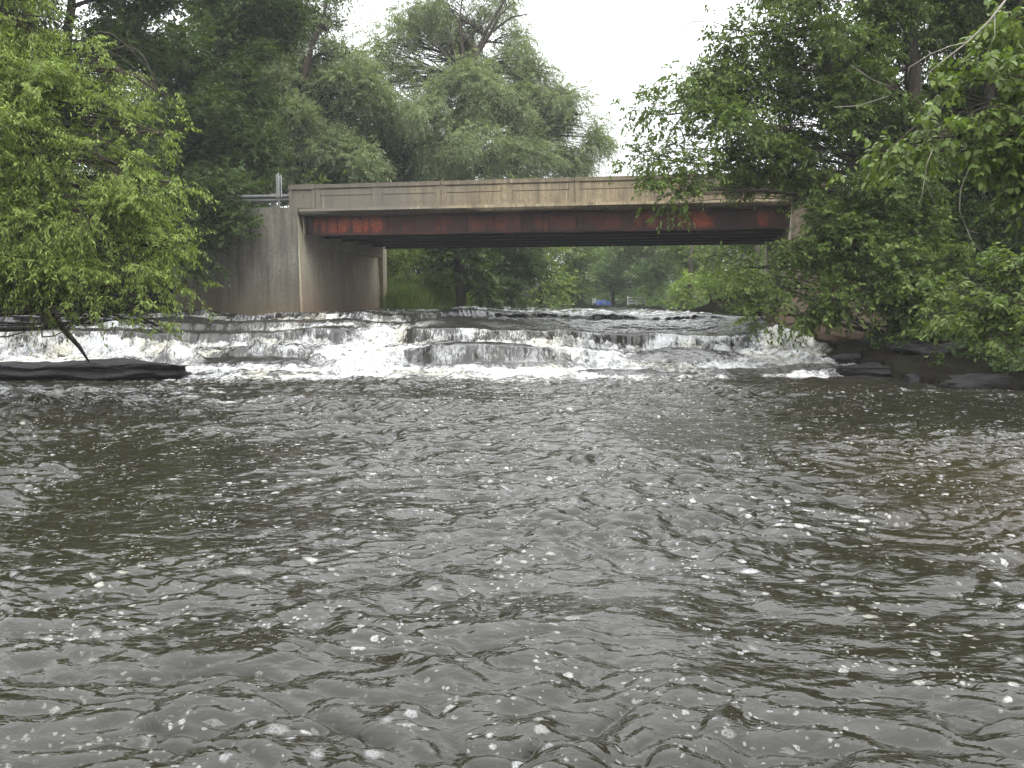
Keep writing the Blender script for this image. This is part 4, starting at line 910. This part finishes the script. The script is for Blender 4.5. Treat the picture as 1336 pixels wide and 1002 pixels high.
tree('sapling', 'small bright weed sapling poking above the left end of the parapet', 'plant', [(*B(1.0, .7, 5.0)[:2], 5.1, .012), (*B(1.0, .7, 6.0)[:2], 6.0, .006)],
     [(420, 243, 35, 9, 5, .25)], 'fresh', leaf=.10, asp=.4, K=9, L=.22, droop=.4, cover=2.5, seed=61, limb_r=.006)

# grass on the left bank behind the abutment (blades past counting)
def grass():
    rs = np.random.default_rng(9); n = 26000
    y = rs.uniform(42.5, 52, n); x = XL(y) - rs.random(n) ** 1.3 * 6 + .25
    z = ground(x, y) - .05; h = rs.uniform(.5, 1.25, n) * (1 - .25 * noise(x, y, seed=4)); an = rs.random(n) * 6.283; lean = rs.normal(0, .22, (n, 2))
    w_ = .018; p = np.stack([x, y, z], 1); sd_ = np.stack([np.cos(an), np.sin(an), an * 0], 1) * w_
    m1 = p + np.stack([lean[:, 0] * h * .4, lean[:, 1] * h * .4, h * .6], 1); t = p + np.stack([lean[:, 0] * h * 1.4, lean[:, 1] * h * 1.4, h], 1)
    v = np.stack([p - sd_, p + sd_, m1 + sd_ * .7, t, m1 - sd_ * .7], 1).reshape(-1, 3); b = (np.arange(n) * 5)[:, None]
    tri = (b + np.array([0, 1, 2, 0, 2, 4, 4, 2, 3])[None]).reshape(-1, 3)
    return mesh_np('grass', v, tri, 3, {'tint': np.repeat(np.clip(rs.normal(.5, .2, n), 0, 1), 5)})
tag(link('grass', grass(), LM['bright']), 'tall green grass on the left bank just beyond the abutment', 'grass', kind='stuff')

# far upstream bits
tp = P(787, 397, 96); zt = gz(tp[0], 96)
s = MB(); n = 9
for i in range(n):
    for j in range(n):
        pass
vs = []; W_ = .9
for i in range(n):
    for j in range(n):
        a = i / (n - 1) * 2 - 1; b = j / (n - 1) * 2 - 1
        hh = .6 * (1 - abs(b) ** 2.2) * (1 - .25 * a * a) + .06 * math.sin(7 * a + 3 * b)
        vs.append((tp[0] + a * W_ / 1.2, tp[1] + b * .6, max(zt, 1.15) + hh))
s.add(vs, [(i * n + j, (i + 1) * n + j, (i + 1) * n + j + 1, i * n + j + 1) for i in range(n - 1) for j in range(n - 1)])
s.box(tp[0] - .72, tp[0] + .72, tp[1] - .55, tp[1] + .55, max(zt, 1.15) - .3, max(zt, 1.15) + .05)
tag(s.build('tarp', M_BLUE), 'small blue tarp-covered heap on the far bank seen under the bridge', 'tarp')
s = MB(); q = P(775, 394, 97)
s.box(q[0] - .2, q[0] + .25, 97, 97.05, 1.4, 1.95); s.box(q[0] - .2, q[0] - .15, 96.95, 97.0, 1.0, 1.95); s.box(q[0] + .2, q[0] + .25, 96.95, 97.0, 1.0, 1.95)
tag(s.build('notice_board', M_WHITE), 'tiny white board on posts left of the blue tarp upstream', 'board')
wr = empty('railing', (11.5, 84, 1.3), 'low white railing at the waterside far upstream right of the blue tarp', 'railing')
a0 = P(818, 400, 84)
for z_ in (1.42, 1.68, 1.92):
    s = MB(); s.box(a0[0], a0[0] + 1.7, 83.97, 84.02, z_, z_ + .09); s.build('rail', M_WHITE, wr)
for k in range(3):
    s = MB(); s.box(a0[0] + .02 + k * .8, a0[0] + .12 + k * .8, 84.022, 84.10, .9, 2.1); s.build('post', M_WHITE, wr)

# ------------------------------------------------------------------ damp air
HAZE = .00065
hz = MB(); hz.box(-170, 170, -65, 265, -3.5, 26)
hg = N('damp air'); pv = hg.n('VolumePrincipled'); pv.inputs['Color'].default_value = (.93, .95, .97, 1); pv.inputs['Density'].default_value = HAZE
hg.t.links.new(pv.outputs[0], hg.out.inputs['Volume'])
if HAZE > 0: tag(hz.build('haze', hg.m), 'pale damp haze filling the air over the river', 'haze', kind='stuff')

# ------------------------------------------------------------------ render
sc.view_settings.view_transform = 'Standard'; sc.view_settings.look = 'None'; sc.view_settings.gamma = 1; sc.view_settings.exposure = .36
cy = sc.cycles
cy.max_bounces = 5; cy.diffuse_bounces = 3; cy.glossy_bounces = 2; cy.transmission_bounces = 3; cy.transparent_max_bounces = 4; cy.volume_bounces = 0
cy.use_denoising = True; cy.caustics_reflective = False; cy.caustics_refractive = False
cy.sample_clamp_indirect = 4
print('leaf tris', NLEAF[0])
